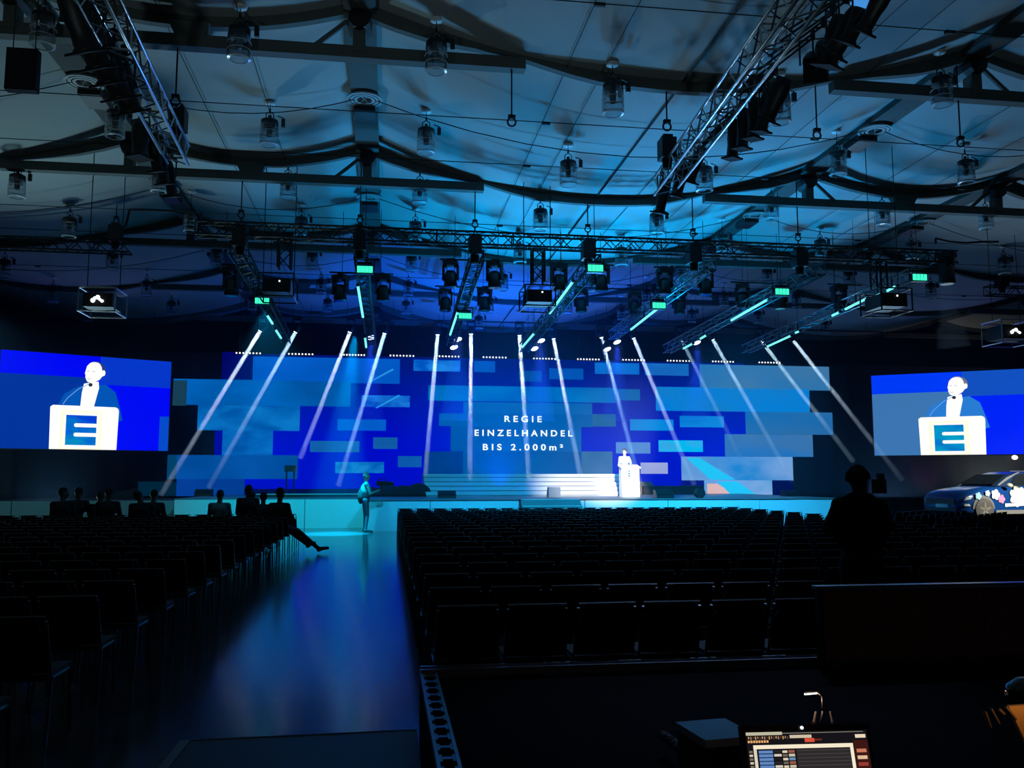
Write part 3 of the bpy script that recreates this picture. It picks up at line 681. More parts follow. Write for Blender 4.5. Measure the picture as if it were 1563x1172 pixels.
# bright diagonal streak of the picture on the panels at its foot
sx = [(1046, 698.5), (1066, 698.5), (1120, 732), (1082, 732)]
MB().prism([(WX(x), WY-.025, WZ(x, y)) for x, y in sx], (0, -.006, 0), (0, 0, 0)).build('picture_streak', emat('cyan_streak', c(35, 195, 245), 1), led)
sx = [(1092, 734.5), (1122, 734.5), (1150, 754), (1112, 754)]
MB().prism([(WX(x), WY-.025, WZ(x, y)) for x, y in sx], (0, -.006, 0), (0, 0, 0)).build('picture_streak', MATS['cyan_streak'], led)
sx = [(1077, 738), (1092, 738), (1118, 754), (1077, 754)]
MB().prism([(WX(x), WY-.025, WZ(x, y)) for x, y in sx], (0, -.004, 0), (0, 0, 0)).build('picture_streak', emat('peach_streak', c(232, 190, 185), .9), led)
for k, (x, y, w) in enumerate([(580, 572, 34), (590, 612, 30), (524, 601, 20), (435, 632, 25), (470, 628, 18), (505, 604, 22)]):
    if k > 1: continue
    X, Z = WX(x), WZ(x, y)
    MB().prism([(X-.5, 0, Z-.30), (X-.42, 0, Z-.32), (X+.55, 0, Z+.22), (X+.5, 0, Z+.28)], (0, WY-.03, 0), (0, WY-.024, 0)).build('picture_streak', emat('soft_streak', c(40, 150, 230), 1), led)
tile(262, 580.5, 283, 619, emat('olive_edge', c(22, 62, 84), 1), off=.024)
tile(258, 694.5, 272, 731, emat('olive_edge2', c(0, 62, 105), 1), off=.024)
def text(s, x, y, px_w, parent, m, name='lettering'):
    cu = bpy.data.curves.new(name, 'FONT'); cu.body = s; cu.size = .6; cu.extrude = .01; cu.offset = .014; cu.space_character = 1.62
    cu.align_x = 'CENTER'; cu.align_y = 'CENTER'; cu.materials.append(m)
    o = bpy.data.objects.new(name, cu); COL.objects.link(o); bpy.context.view_layer.update()
    w = WX(x+px_w/2)-WX(x-px_w/2); k = w/max(.01, o.dimensions.x)
    o.parent = parent; o.location = (WX(x), WY-.04, WZ(x, y)); o.rotation_euler = (PI/2, 0, 0); o.scale = (k, .62, 1)
    return o
MT = emat('white_lettering', (.80, .93, 1.0), 1.15); quiet(MT)
text('REGIE', 798, 640, 57, led, MT); text('EINZELHANDEL', 799, 661.5, 149, led, MT); text('BIS 2.000m²', 798, 683, 122, led, MT)
bk = thing('black_drape', (0, 0, 0), 'tall black drape hung behind the video wall', 'curtain')
m = MB(); X = -14.0; k = 0; vs = []
while X < 32.5: vs += [(X, 38.2+.06*math.sin(k*1.9), 0), (X, 38.2+.06*math.sin(k*1.9), 7.0)]; X += .3; k += 1
m.add(vs, [(2*i, 2*i+2, 2*i+3, 2*i+1) for i in range(k-1)]); m.build('drape', mat('dark_drape', (.03, .035, .045), .9), bk, smooth=True)

# ================================================================ SIDE SCREENS
def screen(P0, P1, z0, z1, pal, label):
    """P0/P1 ground points of the two lower corners, picture drawn in u,v"""
    P0, P1 = Vector(P0), Vector(P1); ux = (P1-P0); n = Vector((ux.y, -ux.x, 0)).normalized()
    if n.y > 0: n = -n
    t = thing('projection_screen', (0, 0, 0), label, 'screen')
    def pt(u, v, off): p = P0 + ux*u + n*off; return (p.x, p.y, z0+(z1-z0)*v)
    def poly(uv, m, off, name='picture_area'):
        MB().prism([pt(u, v, 0) for u, v in uv], n*(off-.004), n*off).build(name, m, t)
    R = lambda a, b, c_, d: [(a, b), (c_, b), (c_, d), (a, d)]
    MB().prism([pt(*q, 0) for q in R(-.006, -.01, 1.006, 1.01)], n*-.07, n*-.012).build('screen_frame', M_BLACK, t)
    E = lambda k: emat(pal['n']+k, srgb(*pal[k]), 1.0)
    poly(R(0, 0, 1, 1), E('a'), 0)
    poly(R(0, 0, .50, .765), E('b'), .006); poly(R(0, .765, .56, 1), E('c'), .006); poly(R(.56, .70, 1, 1), E('d'), .006)
    if 'e' in pal: poly(R(.94, 0, 1, .38), E('e'), .006)
    J = E('j'); Wm = emat('screen_white', (1, 1, .98), 1.05)
    poly([(.33, .47), (.36, .58), (.41, .64), (.46, .68), (.60, .70), (.66, .62), (.69, .45), (.71, .32), (.66, .30), (.64, .44)], J, .010, 'jacket_picture')
    poly([(.455, .46), (.46, .60), (.47, .70), (.555, .73), (.56, .66), (.535, .46)], Wm, .014, 'shirt_picture')
    poly([(.515, .945), (.545, .945), (.572, .925), (.590, .89), (.597, .84), (.588, .80), (.55, .79), (.53, .85)], E('h'), .012, 'hair_picture')
    poly([(.526, .937), (.508, .932), (.494, .915), (.482, .887), (.476, .84), (.471, .806), (.477, .793), (.475, .772), (.478, .757), (.486, .725), (.508, .708), (.533, .722), (.560, .75), (.574, .785), (.590, .800), (.593, .835), (.584, .858), (.573, .848), (.569, .887), (.558, .92), (.545, .934)], Wm, .016, 'face_picture')
    fs_ = emat('face_shade_picture', c(205, 210, 235), 1)
    poly([(.483, .838), (.500, .842), (.500, .832), (.484, .828)], fs_, .0175, 'eye_picture'); poly([(.514, .842), (.532, .838), (.532, .828), (.514, .832)], fs_, .0175, 'eye_picture')
    poly([(.484, .758), (.508, .756), (.508, .748), (.486, .748)], fs_, .0175, 'mouth_picture')
    poly([(.508+.012*math.cos(q*PI/6), .690+.02*math.sin(q*PI/6)) for q in range(12)], emat('mic_picture', c(30, 40, 60), 1), .019, 'microphone_picture')
    MB().path([pt(.50, .70, .019), pt(.44, .64, .019), pt(.38, .54, .019), pt(.355, .47, .019)], .012, 4).build('microphone_stem_picture', emat('pale_line', c(120, 170, 240), 1), t)
    poly([(.30, .46), (.665, .46), (.68, .445), (.685, .42), (.68, 0), (.29, 0), (.285, .44)], Wm, .022, 'lectern_picture')
    poly(R(.345, .0, .585, .41), emat('pale_yellow_halo', c(255, 255, 226), 1.05), .026, 'yellow_square_picture')
    poly(R(.365, .015, .565, .385), Wm, .029, 'white_square_picture')
    def rr(a, b, c_, d): 
        return [(a+.006, b), (c_, b), (c_, d), (a+.006, d), (a, d-.010), (a, b+.010)]
    em = emat(pal['n']+'E', srgb(*pal['E0']), 1, srgb(*pal['E1']), 1.2, 3)
    poly(R(.378, .045, .555, .36), em, .032, 'letter_picture')
    for v0, v1 in ((.135, .175), (.235, .275)): poly(rr(.425, v0, .556, v1), Wm, .035, 'letter_gap_picture')
    for s in (.12, .88): MB().tube(pt(s, 1.0, -.05), (pt(s, 1, -.05)[0], pt(s, 1, -.05)[1], 8.2), .01, None, 4).build('suspension_wire', M_CABLE, t)
    return t
def G(p): return Vector((p.x, p.y, 0))
a, b = onD(-8, 686, 30.4), onD(256, 686, 33.7)
screen(G(a), G(b), (a.z+b.z)/2, (a.z+b.z)/2+3.47, dict(n='sl', a=(0, 8, 252), b=(0, 50, 160), c=(0, 4, 248), d=(5, 55, 205), e=(5, 75, 205), j=(0, 85, 185), h=(40, 60, 130), E0=(0, 60, 215), E1=(0, 140, 200)), 'video screen showing a speaker at a lectern, above the seated people')
a, b = onD(1335, 694, 38.0), onD(1592, 694, 35.3)
screen(G(a), G(b), (a.z+b.z)/2, (a.z+b.z)/2+3.5, dict(n='sr', a=(0, 35, 255), b=(60, 118, 180), c=(0, 58, 252), d=(18, 80, 195), j=(40, 125, 215), h=(110, 115, 140), E0=(0, 120, 205), E1=(0, 160, 205)), 'video screen showing a speaker at a lectern, above the parked car')

# ================================================================ PEOPLE
def person(name, label, loc, rz, J, cols, s=1.0, voxel=.014, group=None, hair=True, hair_len=0, extras=None):
    t = thing(name, loc, label, 'person', group, rz=rz)
    v = {k: Vector(p) for k, p in J.items()}
    segs = []
    def cap(a, b, r0, r1, tg): segs.append((Vector(a), Vector(b), r0, r1, tg))
    P = v
    cap(P['pelvis']+Vector((-.07, 0, 0)), P['pelvis']+Vector((.07, 0, 0)), .115, .115, 'leg')
    cap(P['pelvis']+Vector((0, 0, .05)), P['waist'], .135, .125, 'top')
    cap(P['waist'], P['chest'], .125, .145, 'top')
    cap(P['chest']+Vector((-.06, 0, 0)), P['chest']+Vector((.06, 0, 0)), .135, .135, 'top')
    cap(P['shL'], P['shR'], .07, .07, 'top')
    cap(P['neck'], P['head'], .055, .055, 'skin')
    for s_ in 'LR':
        cap(P['sh'+s_], P['el'+s_], .062, .047, 'top'); cap(P['el'+s_], P['wr'+s_], .045, .032, 'top')
        cap(P['hip'+s_], P['kn'+s_], .092, .062, 'leg'); cap(P['kn'+s_], P['an'+s_], .060, .042, 'leg')
        cap(P['an'+s_], P['toe'+s_], .045, .034, 'shoe'); cap(P['an'+s_]+Vector((0, -.02, -.02)), P['toe'+s_]*.4+P['an'+s_]*.6, .045, .04, 'shoe')
    m = MB(); tags = []
    for a, b, r0, r1, tg in segs:
        m.tube(a, b, r0, r1, 12); m.ball(a, r0, 12, 8); m.ball(b, r1, 12, 8)
    fw = (P['face']-P['head']).normalized(); upv = (P['head']-P['neck']).normalized(); sd = fw.cross(upv).normalized()
    R = Matrix((sd, fw, upv)).transposed()
    H = P['head']+upv*.06
    m.ball(H, (.075, .095, .115), 16, 12, R)
    m.ball(H+fw*.035-upv*.055, (.052, .058, .062), 12, 8, R)      # jaw
    m.ball(H+fw*.098-upv*.015, (.013, .020, .024), 8, 6, R)       # nose
    m.ball(H+fw*.088-upv*.058, (.022, .012, .008), 8, 6, R)       # mouth
    for q in (-1, 1): m.ball(H+sd*(q*.077)-upv*.01, (.010, .020, .030), 8, 6, R)
    segs.append((H+upv*.02, H-upv*.05, .1, .1, 'skin'))
    for s_ in 'LR':
        w = P['wr'+s_]; d = (w-P['el'+s_]).normalized(); d2 = (P.get('fist'+s_, w+d)-w).normalized()
        b1 = d2.cross(Vector((0, 0, 1))); b1 = b1.normalized() if b1.length > .1 else Vector((1, 0, 0))
        m.ball(w+d2*.045, (.038, .045, .022), 10, 8, d2.to_track_quat('Y', 'Z').to_matrix())
        for i in range(4):
            ln = (.068, .078, .072, .056)[i]; a0 = w+d2*.075+b1*(.020*(i-1.5)); k1 = a0+d2*ln*.55; k2 = k1+(d2*.6-Vector((0, 0, .8))).normalized()*ln*.5
            m.tube(a0, k1, .0095, .009, 6); m.tube(k1, k2, .009, .008, 6); m.ball(k1, .0092, 6, 4); m.ball(k2, .008, 6, 4)
        q = 1 if s_ == 'L' else -1
        a0 = w+d2*.03+b1*.03*q; k1 = a0+(d2*.6+b1*.8*q).normalized()*.035; k2 = k1+d2*.028
        m.tube(a0, k1, .012, .010, 6); m.tube(k1, k2, .010, .009, 6); m.ball(k2, .009, 6, 4)
        segs.append((w+d2*.02, w+d2*.13, .04, .04, 'skin'))
    if s != 1: m.v = [tuple(c_*s for c_ in p) for p in m.v]; segs = [(a*s, b*s, r0, r1, g_) for a, b, r0, r1, g_ in segs]
    tmp = bpy.data.objects.new('body', m.mesh('body')); COL.objects.link(tmp)
    md = tmp.modifiers.new('r', 'REMESH'); md.mode = 'VOXEL'; md.voxel_size = voxel; md.use_smooth_shade = True
    ms = tmp.modifiers.new('s', 'SMOOTH'); ms.iterations = 3; ms.factor = .5
    me = bpy.data.meshes.new_from_object(tmp.evaluated_get(bpy.context.evaluated_depsgraph_get()))
    COL.objects.unlink(tmp); bpy.data.objects.remove(tmp)
    tl = ['skin', 'top', 'leg', 'shoe']
    for k in tl: me.materials.append(cols[k])
    idx = []
    for p in me.polygons:
        cc = p.center; best = 9; bt = 0
        for a, b, r0, r1, tg in segs:
            ab = b-a; q = max(0, min(1, (cc-a).dot(ab)/max(1e-9, ab.length_squared))); dd = (cc-a-ab*q).length-(r0+(r1-r0)*q)
            if dd < best: best = dd; bt = tl.index(tg)
        idx.append(bt)
    me.polygons.foreach_set('material_index', idx); me.polygons.foreach_set('use_smooth', [True]*len(idx))
    link('body', me, t)
    if hair:
        h = MB(); h.ball((H-fw*.016+upv*.026)*s, (.084*s, .098*s, .105*s), 16, 10, R)
        n0 = len(h.v); pts = []
        for p in h.v:
            q = Vector(p)/s-H; f_ = q.dot(fw); u_ = q.dot(upv)
            if f_ > .045 and u_ < .055: q -= fw*(f_-.045)*.9                 # hairline above the forehead
            if u_ < -.03 - hair_len and f_ > -.2: q += upv*(-.03-hair_len-u_)*.7
            pts.append(tuple((q+H)*s))
        h.v = pts; h.build('hair', cols['hair'], t, smooth=True)
    return t, R, H*s, fw, upv, sd
def cset(skin, top, leg, hair):
    mk = lambda k, c_: mat('%s_%d_%d_%d' % (k, c_[0]*1000, c_[1]*1000, c_[2]*1000), c_, .8)
    return dict(skin=mk('skin', skin), top=mk('cloth', top), leg=mk('cloth', leg), shoe=mk('shoe', (.01, .01, .012)), hair=mk('hair', hair))
SKIN = (.42, .26, .19)
STAND = dict(pelvis=(0, 0, .94), waist=(0, 0, 1.10), chest=(0, 0, 1.30), neck=(0, 0, 1.46), head=(0, .01, 1.58), face=(0, .2, 1.58), shL=(-.17, 0, 1.41), shR=(.17, 0, 1.41), elL=(-.22, .02, 1.12), elR=(.22, .02, 1.12),
             wrL=(-.22, .12, .88), wrR=(.22, .12, .88), hipL=(-.09, 0, .90), hipR=(.09, 0, .90), knL=(-.10, .02, .50), knR=(.10, .02, .50), anL=(-.10, 0, .08), anR=(.10, 0, .08), toeL=(-.12, .17, .035), toeR=(.12, .17, .035))
SIT = dict(pelvis=(0, .02, .59), waist=(0, -.04, .70), chest=(0, -.03, .92), neck=(0, .0, 1.08), head=(0, .03, 1.19), face=(0, .25, 1.18), shL=(-.18, -.01, 1.02), shR=(.18, -.01, 1.02), elL=(-.23, .08, .76), elR=(.23, .08, .76),
           wrL=(-.12, .30, .66), wrR=(.12, .30, .66), hipL=(-.09, .03, .565), hipR=(.09, .03, .565), knL=(-.11, .45, .53), knR=(.11, .45, .53), anL=(-.11, .46, .09), anR=(.11, .46, .09), toeL=(-.12, .63, .035), toeR=(.12, .63, .035))
# camera operator standing in the aisle, facing the seats on the car side
op = onZ(557, 813, 0)
J = dict(STAND); J.update(elL=(-.20, .10, 1.13), wrL=(-.08, .33, 1.18), elR=(.20, .10, 1.13), wrR=(.08, .34, 1.22), waist=(0, -.02, 1.12), toeL=(-.12, .19, .035), toeR=(.10, .2, .035), knR=(.07, .05, .5))
t, R, H, fw, up, sd = person('person', 'standing camera operator with headset in the aisle by the stage', (op.x, op.y, 0), -PI/2+.15, J, cset(SKIN, (.16, .24, .22), (.02, .025, .04), (.25, .22, .18)), s=1.06, voxel=.012)
MB().path([(H+sd*.085*q+up*.0+up*.10*math.sin(abs(k)*0)) for q, k in ((-1, 0),)]+[H+up*.125]+[H+sd*.085], .012, 5).ball(H+sd*.085, (.03, .03, .035), 8, 6).ball(H-sd*.085, (.03, .03, .035), 8, 6).build('headset', mat('pale_headset', (.45, .5, .5), .4), t)
MB().ball((0, -.15, 1.12), (.16, .10, .24), 12, 8).build('backpack', M_MATTE, t, smooth=True)
MB().ball((0, .0, 1.30), (.215, .165, .26), 14, 10).build('jacket', mat('grey_green_jacket', (.14, .20, .19), .8), t, smooth=True)
ct = thing('video_camera', (op.x+.50, op.y-.02, 1.52), 'dark handheld video camera held by the standing operator', 'camera', rz=-PI/2)
MB().box((0, 0, 0), (.13, .34, .15)).build('body', M_BLACK, ct)
MB().lathe([(0, 0), (.05, 0), (.055, .16), (.065, .2), (0, .2)], (0, .17, 0), 12, Matrix.Rotation(-PI/2, 3, 'X')).build('lens', M_BLACK, ct, smooth=True)
MB().path([(0, -.1, .075), (0, -.1, .14), (0, .12, .14), (0, .12, .075)], .012, 5).build('handle', M_BLACK, ct)
MB().tube((0, 0, -.07), (0, -.02, -.22), .018, None, 6).build('grip', M_BLACK, ct)
# dark figure filming, near the control desk
J = dict(STAND); J.update(elL=(-.26, .10, 1.20), wrL=(-.08, .28, 1.42), elR=(.27, .12, 1.22), wrR=(.16, .30, 1.47), hipL=(-.1, 0, .9), hipR=(.1, 0, .9))
BLK = cset((.05, .035, .03), (.006, .006, .007), (.006, .006, .007), (.005, .005, .005))
q = onD(1309, 708, 7.9)
t, R, H, fw, up, sd = person('person', 'dark silhouette of a cap-wearing person filming, behind the barrier', (q.x, q.y, 0), -.35, J, BLK, s=1.03, voxel=.012)
MB().lathe([(0, .07), (.06, .06), (.105, .0), (.112, -.06), (.10, -.075)], H+up*.05, 16).build('cap', M_MATTE, t, smooth=True)
MB().ball((0, .0, 1.28), (.25, .17, .30), 16, 10).build('jacket', mat('black_jacket', (.006, .006, .006), .95, spec=.1), t, smooth=True)
cc = onD(1338, 742, 7.55)
ct = thing('video_camera', cc, 'dark camera with a small bright glint raised by the silhouetted person', 'camera', rz=-.35)
MB().box((0, 0, 0), (.12, .22, .12)).build('body', M_BLACK, ct)
MB().lathe([(0, 0), (.045, 0), (.05, .12), (0, .12)], (0, .11, 0), 12, Matrix.Rotation(-PI/2, 3, 'X')).build('lens', M_BLACK, ct, smooth=True)
MB().box((.03, -.02, .085), (.05, .10, .05)).build('viewfinder', M_BLACK, ct)
MB().tube((.065, .0, -.04), (.065, .0, .05), .006, None, 6).build('metal_trim', M_STEEL, ct)
# speaker at the lectern
lx = onZ(961, 757.5, ST); 
t, R, H, fw, up, sd = person('person', 'speaker in light clothes standing behind the white lectern', (lx.x-.02, lx.y+.56, ST), PI, {**STAND, 'elL': (-.24, .1, 1.14), 'wrL': (-.16, .30, 1.10), 'elR': (.24, .1, 1.14), 'wrR': (.16, .30, 1.10), 'face': (.12, .2, 1.56)}, cset((.55, .38, .30), (.35, .38, .45), (.05, .05, .07), (.08, .06, .05)), s=1.03, voxel=.012)
t = thing('lectern', (lx.x, lx.y, ST), 'brightly lit white lectern with a square emblem', 'lectern')
MB().box((0, 0, .06), (.66, .5, .12)).build('foot', M_WHITE, t)
MB().box((0, .02, .60), (.68, .40, .98)).build('body', M_WHITE, t)
MB().box((0, 0, 1.12), (.76, .5, .06), Matrix.Rotation(.2, 3, 'X')).build('top', M_WHITE, t)
MB().box((0, -.185, .86), (.36, .012, .36)).build('emblem', mat('pale_yellow', (.85, .82, .35), .5), t)
e = MB(); e.box((-.07, -.195, .86), (.07, .012, .24))
for z in (.77, .86, .95): e.box((.01, -.195, z), (.20, .012, .045))
e.build('emblem_letter', mat('blue_letter', (.25, .40, .62), .5), t)
MB().path([(.10, 0, 1.15), (.12, .0, 1.35), (.06, .08, 1.46)], .008, 5).ball((.06, .08, 1.47), .018, 8, 6).build('microphone', M_BLACK, t)

# ---- stage items
def wedge(name, px, py, w, d, h, label, m=M_BLACK, rz=0, z=ST, cat='loudspeaker'):
    p = onZ(px, py, z); t = thing(name, (p.x, p.y, z), label, cat, rz=rz)
    MB().prism([(0, -d/2, 0), (0, d/2, 0), (0, d/2, h), (0, -d*.1, h), (0, -d/2, h*.35)], (-w/2, 0, 0), (w/2, 0, 0)).build('cabinet', m, t)
    a, b = Vector((0, -d*.1, h)), Vector((0, -d/2, h*.35)); n = Vector((0, -(h*.65), d*.4)).normalized()*-1; n = Vector((0, -.65*h, d*.4)).normalized()
    MB().prism([(-w*.44, 0, 0)+Vector() if False else Vector((-w*.44, a.y, a.z-.02)), Vector((w*.44, a.y, a.z-.02)), Vector((w*.44, b.y, b.z+.02)), Vector((-w*.44, b.y, b.z+.02))], n*.001, n*.012).build('grille', M_MATTE, t)
    return t
wedge('stage_monitor', 682, 760, .62, .45, .26, 'low black monitor wedge at the stage front between aisle and steps')
wedge('stage_monitor', 845, 758.5, .44, .40, .36, 'small grey monitor wedge in front of the wide steps', mat('grey_cover', (.22, .22, .24), .8), PI)
wedge('stage_monitor', 1013, 760, .62, .45, .28, 'low black monitor wedge just beyond the lectern')
wedge('stage_monitor', 1207, 757, .62, .45, .22, 'low black monitor wedge near the car-side end of the stage')
wedge('stage_monitor', 311, 757, .62, .45, .26, 'low black box at the seated-people end of the stage')
p = onZ(994, 755, ST); t = thing('covered_speaker', (p.x, p.y+1.2, ST), 'brown-grey sloping cabinet standing behind the lectern', 'loudspeaker')
MB().prism([(-.5, 0, 0), (.55, 0, 0), (.42, 0, .34), (.30, 0, .52), (-.5, 0, .56)], (0, -.3, 0), (0, .3, 0)).build('cabinet', mat('brown_grey', (.16, .12, .10), .8), t)
p = onZ(1038, 755, ST); t = thing('case_bench', (p.x, p.y+1.0, ST), 'long low dark case on stage beyond the lectern', 'case')
MB().box((0, 0, .18), (2.6, .5, .36)).build('body', M_BLACK, t); MB().box((0, -.252, .30), (2.6, .01, .03)).build('edge_strip', M_ALUD, t)
p = onZ(1068, 760, ST); t = thing('cable_drum', (p.x, p.y, ST), 'round black drum standing at the stage edge beyond the lectern', 'drum')
MB().lathe([(0, -.12), (.17, -.12), (.17, -.09), (.09, -.08), (.09, .08), (.17, .09), (.17, .12), (0, .12)], (0, 0, .17), 18, Matrix.Rotation(PI/2, 3, 'X')).build('drum', M_BLACK, t, smooth=False)
p = onZ(604, 757, ST); t = thing('covered_drum_kit', (p.x, 33.4, ST), 'low dark cloth-covered heap on stage behind the operator', 'cover')
m = MB()
for a, b, h in ((-.9, 0, .36), (-.3, .1, .46), (.3, 0, .42), (.85, .1, .50)): m.ball((a, b, .0), (.52, .5, h), 14, 10)
m.v = [(x, y, max(z, 0)) for x, y, z in m.v]; m.build('cover', M_MATTE, t, smooth=True)
p0, p1 = onY(385, 752, 32.5), onY(548, 752, 32.5); t = thing('low_platform', (p0.x, 32.5, ST), 'low black platform with a bright edge on the stage, aisle side', 'platform')
MB().box(((p1.x-p0.x)/2, .5, .06), (p1.x-p0.x, 1.0, .10)).build('top', M_BLACK, t); MB().box(((p1.x-p0.x)/2, -.01, .11), (p1.x-p0.x, .02, .025)).build('edge_strip', mat('bright_edge', (.8, .85, .85), .4), t)
p = onZ(484, 749, ST); t = thing('twin_pole_stand', (p.x, 34.6, ST), 'black twin-pole stand with a box on top before the blue wall', 'stand')
for s in (-.14, .14): MB().tube((s, 0, .04), (s, 0, .95), .028, None, 8).build('pole', M_BLACK, t)
MB().box((0, 0, 1.05), (.42, .2, .24)).build('head_box', M_BLACK, t); MB().box((0, 0, .02), (.5, .4, .04)).build('foot_plate', M_BLACK, t)

# ================================================================ CHAIRS
def chair_parts():
    seat = MB().box((0, .0, .44), (.43, .42, .045)).mesh('seat', M_CHAIRS)
    b = MB(); vs = []
    for k in range(6):
        z = .47+.36*k/5; y = -.20-.07*(k/5); w = .21-.012*k*(k > 3)
        for sx in (-1, -.5, 0, .5, 1): vs.append((w*sx, y-.02*(1-sx*sx), z))
    n = 5; fs = [(k*n+i, k*n+i+1, (k+1)*n+i+1, (k+1)*n+i) for k in range(5) for i in range(4)]
    m2 = len(vs); vs2 = [(x, y-.025, z) for x, y, z in vs]; fs2 = [(a+m2, d+m2, c_+m2, b_+m2) for a, b_, c_, d in fs]
    edge = [(i, i+1) for i in range(4)]+[(4+5*k, 9+5*k) for k in range(5)]+[(29-i, 28-i) for i in range(4)]+[(25-5*k, 20-5*k) for k in range(5)]
    b.add(vs+vs2, fs+fs2+[(q, p, p+m2, q+m2) for p, q in edge]); back = b.mesh('backrest', M_CHAIRF)
    legs = [MB().path([(sx*.215, y0, .44), (sx*.225, y1, .01)], .011, 6).mesh('leg', M_CSTEEL) for sx, y0, y1 in ((-1, .17, .20), (1, .17, .20), (-1, -.15, -.24), (1, -.15, -.24))]
    fr = MB()
    for sx in (-1, 1): fr.tube((sx*.215, -.17, .44), (sx*.205, -.275, .80), .011, None, 6); fr.tube((sx*.215, .17, .425), (sx*.215, -.17, .425), .010, None, 5)
    fr.tube((-.205, -.283, .825), (.205, -.283, .825), .011, None, 5)
    return seat, back, legs, fr.mesh('frame', M_CSTEEL)
c_seat, c_back, c_legs, c_frame = chair_parts()
allf = MB()
for me in [c_frame]+c_legs: allf.add([v_.co for v_ in me.vertices], [tuple(p.vertices) for p in me.polygons])
c_under = allf.mesh('frame', M_CSTEEL)
chairs = []     # (x, y, rz, label, group)
for k in range(20):
    Y = 6.35+k*1.0
    for i in range(21):
        X = .57+.485*i; a = pix((X, Y, .83))
        if a[0] > 1585: continue
        if Y < 8 and X > 3.6: continue
        chairs.append((X, Y, random.uniform(-.03, .03), f'black chair, {ORD[19-k]} row from the stage, {ORD[i]} seat from the aisle, wide block', 'chairs of the wide block', k == 19))
for k in range(19):
    Y = 4.3+k*.98
    for i in range(20):
        X = -2.31-.485*i; a = pix((X+.2, Y, .83))
        if a[0] < -20: break
        chairs.append((X, Y, random.uniform(-.04, .04), f'black chair, {ORD[18-k]} row from the stage, {ORD[i]} seat from the aisle, seated-people block', 'chairs of the seated-people block', k == 18 or i == 0))
rzb = math.radians(38)
for k in range(9):
    for i in range(16):
        lx_, ly_ = -4+.485*i, .95*k
        X = 15.2+lx_*math.cos(rzb)-ly_*math.sin(rzb)*-1*-1; Y = 15.6+lx_*math.sin(rzb)+ly_*math.cos(rzb)
        a = pix((X, Y, .83))
        if a[0] > 1580 or a[0] < 1352 or X < 11.5 or Y > 25.2: continue
        chairs.append((X, Y, rzb, f'black chair turned to the stage, {ORD[k]} row and {ORD[i]} seat of the angled block', 'chairs of the angled block', k == 8))
chairs.sort(key=lambda q: (not q[5], pix((q[0], q[1], .8))[2]))
used = 0; rest = MB()
for n_, (X, Y, rz, lab, grp, fr) in enumerate(chairs):
    if used < 298:
        used += 1
        t = thing('stacking_chair', (X, Y, 0), lab, 'chair', grp, rz=rz)
        link('seat', c_seat, t); link('backrest', c_back, t)
        if pix((X, Y, .5))[2] < 12 or X > -2.4 and X < -2.2:
            link('frame', c_frame, t)
            for l in c_legs: link('leg', l, t)
        else: link('frame', c_under, t)
    else:
        M = Matrix.Translation((X, Y, 0)) @ Matrix.Rotation(rz, 4, 'Z')
        for mi, me in enumerate((c_seat, c_back, c_under)):
            rest.cm = mi; rest.add([M @ v_.co for v_ in me.vertices], [tuple(p.vertices) for p in me.polygons])
if rest.v: rest.build('distant_chairs', [M_CHAIRS, M_CHAIRF, M_CSTEEL], None, kind='stuff', label='remaining black chairs in the middle rows of all the blocks', cat='chair')
rowsY = [4.3+k*.98 for k in range(19)]
def seated(px, i_off, row, lab, cols, Jx=None, s=1.0, rz=0):
    Y = rowsY[row]; X = onY(px, 765, Y).x
    i = round((-2.31-X)/.485); X = -2.31-.485*i
    J = dict(SIT); J.update(Jx or {})
    person('person', lab, (X, Y-.0, 0), rz, J, cols, s=s, voxel=.014, group='people seated near the stage')
DK = lambda a=.01: cset((.12, .08, .06), (a, a, a*1.1), (.008, .008, .01), (.01, .008, .006))
seated(437, 0, 16, 'person in dark suit on the aisle seat, legs stretched into the aisle', DK(), dict(knL=(-.02, .48, .50), knR=(.20, .46, .48), anL=(.30, .78, .16), anR=(.58, .72, .09), toeL=(.38, .93, .20), toeR=(.72, .86, .10), head=(0, .02, 1.22), face=(.05, .22, 1.2)), s=1.06, rz=-.35)
seated(401, 0, 17, 'person in dark clothes seated two places from the aisle', DK(), s=1.0)
seated(384, 0, 18, 'person in dark clothes with head bowed, between two neighbours', DK(), dict(head=(.04, .05, 1.17), face=(.1, .22, 1.1)), s=1.02)
seated(366, 0, 18, 'tall person with dark hair seated in the front row', DK(), s=1.12)
seated(335, 0, 17, 'person in pale shirt seated apart near the front', cset((.25, .18, .14), (.16, .24, .22), (.01, .01, .01), (.03, .025, .02)), s=1.04)
seated(222, 0, 17, 'person seated upright beside the tilted neighbour, before the wall edge', DK(.012), s=1.05)
seated(205, 0, 16, 'person leaning in dark hooded top near the wall edge', DK(.008), dict(head=(-.05, .02, 1.18), face=(-.1, .2, 1.16)), s=1.06)
seated(153, 0, 17, 'person with long dark hair and wide shoulders in the group of four', DK(.014), s=1.08)
seated(136, 0, 18, 'person with round rim-lit head in the group of four', DK(.008), s=1.0)
seated(110, 0, 18, 'person with square rim-lit head in the group of four', DK(.01), s=1.08)
seated(95, 0, 17, 'person turned sideways at the end of the group of four', DK(.01), dict(face=(.2, .05, 1.18)), s=1.08)

# ================================================================ CAR on its plinth
gz = .38; cp = onD(1439, 775, 27.4)
car = thing('car', (cp.x, cp.y+.15, gz), 'blue estate car with colourful flower decals under the screen', 'car', rz=.14)
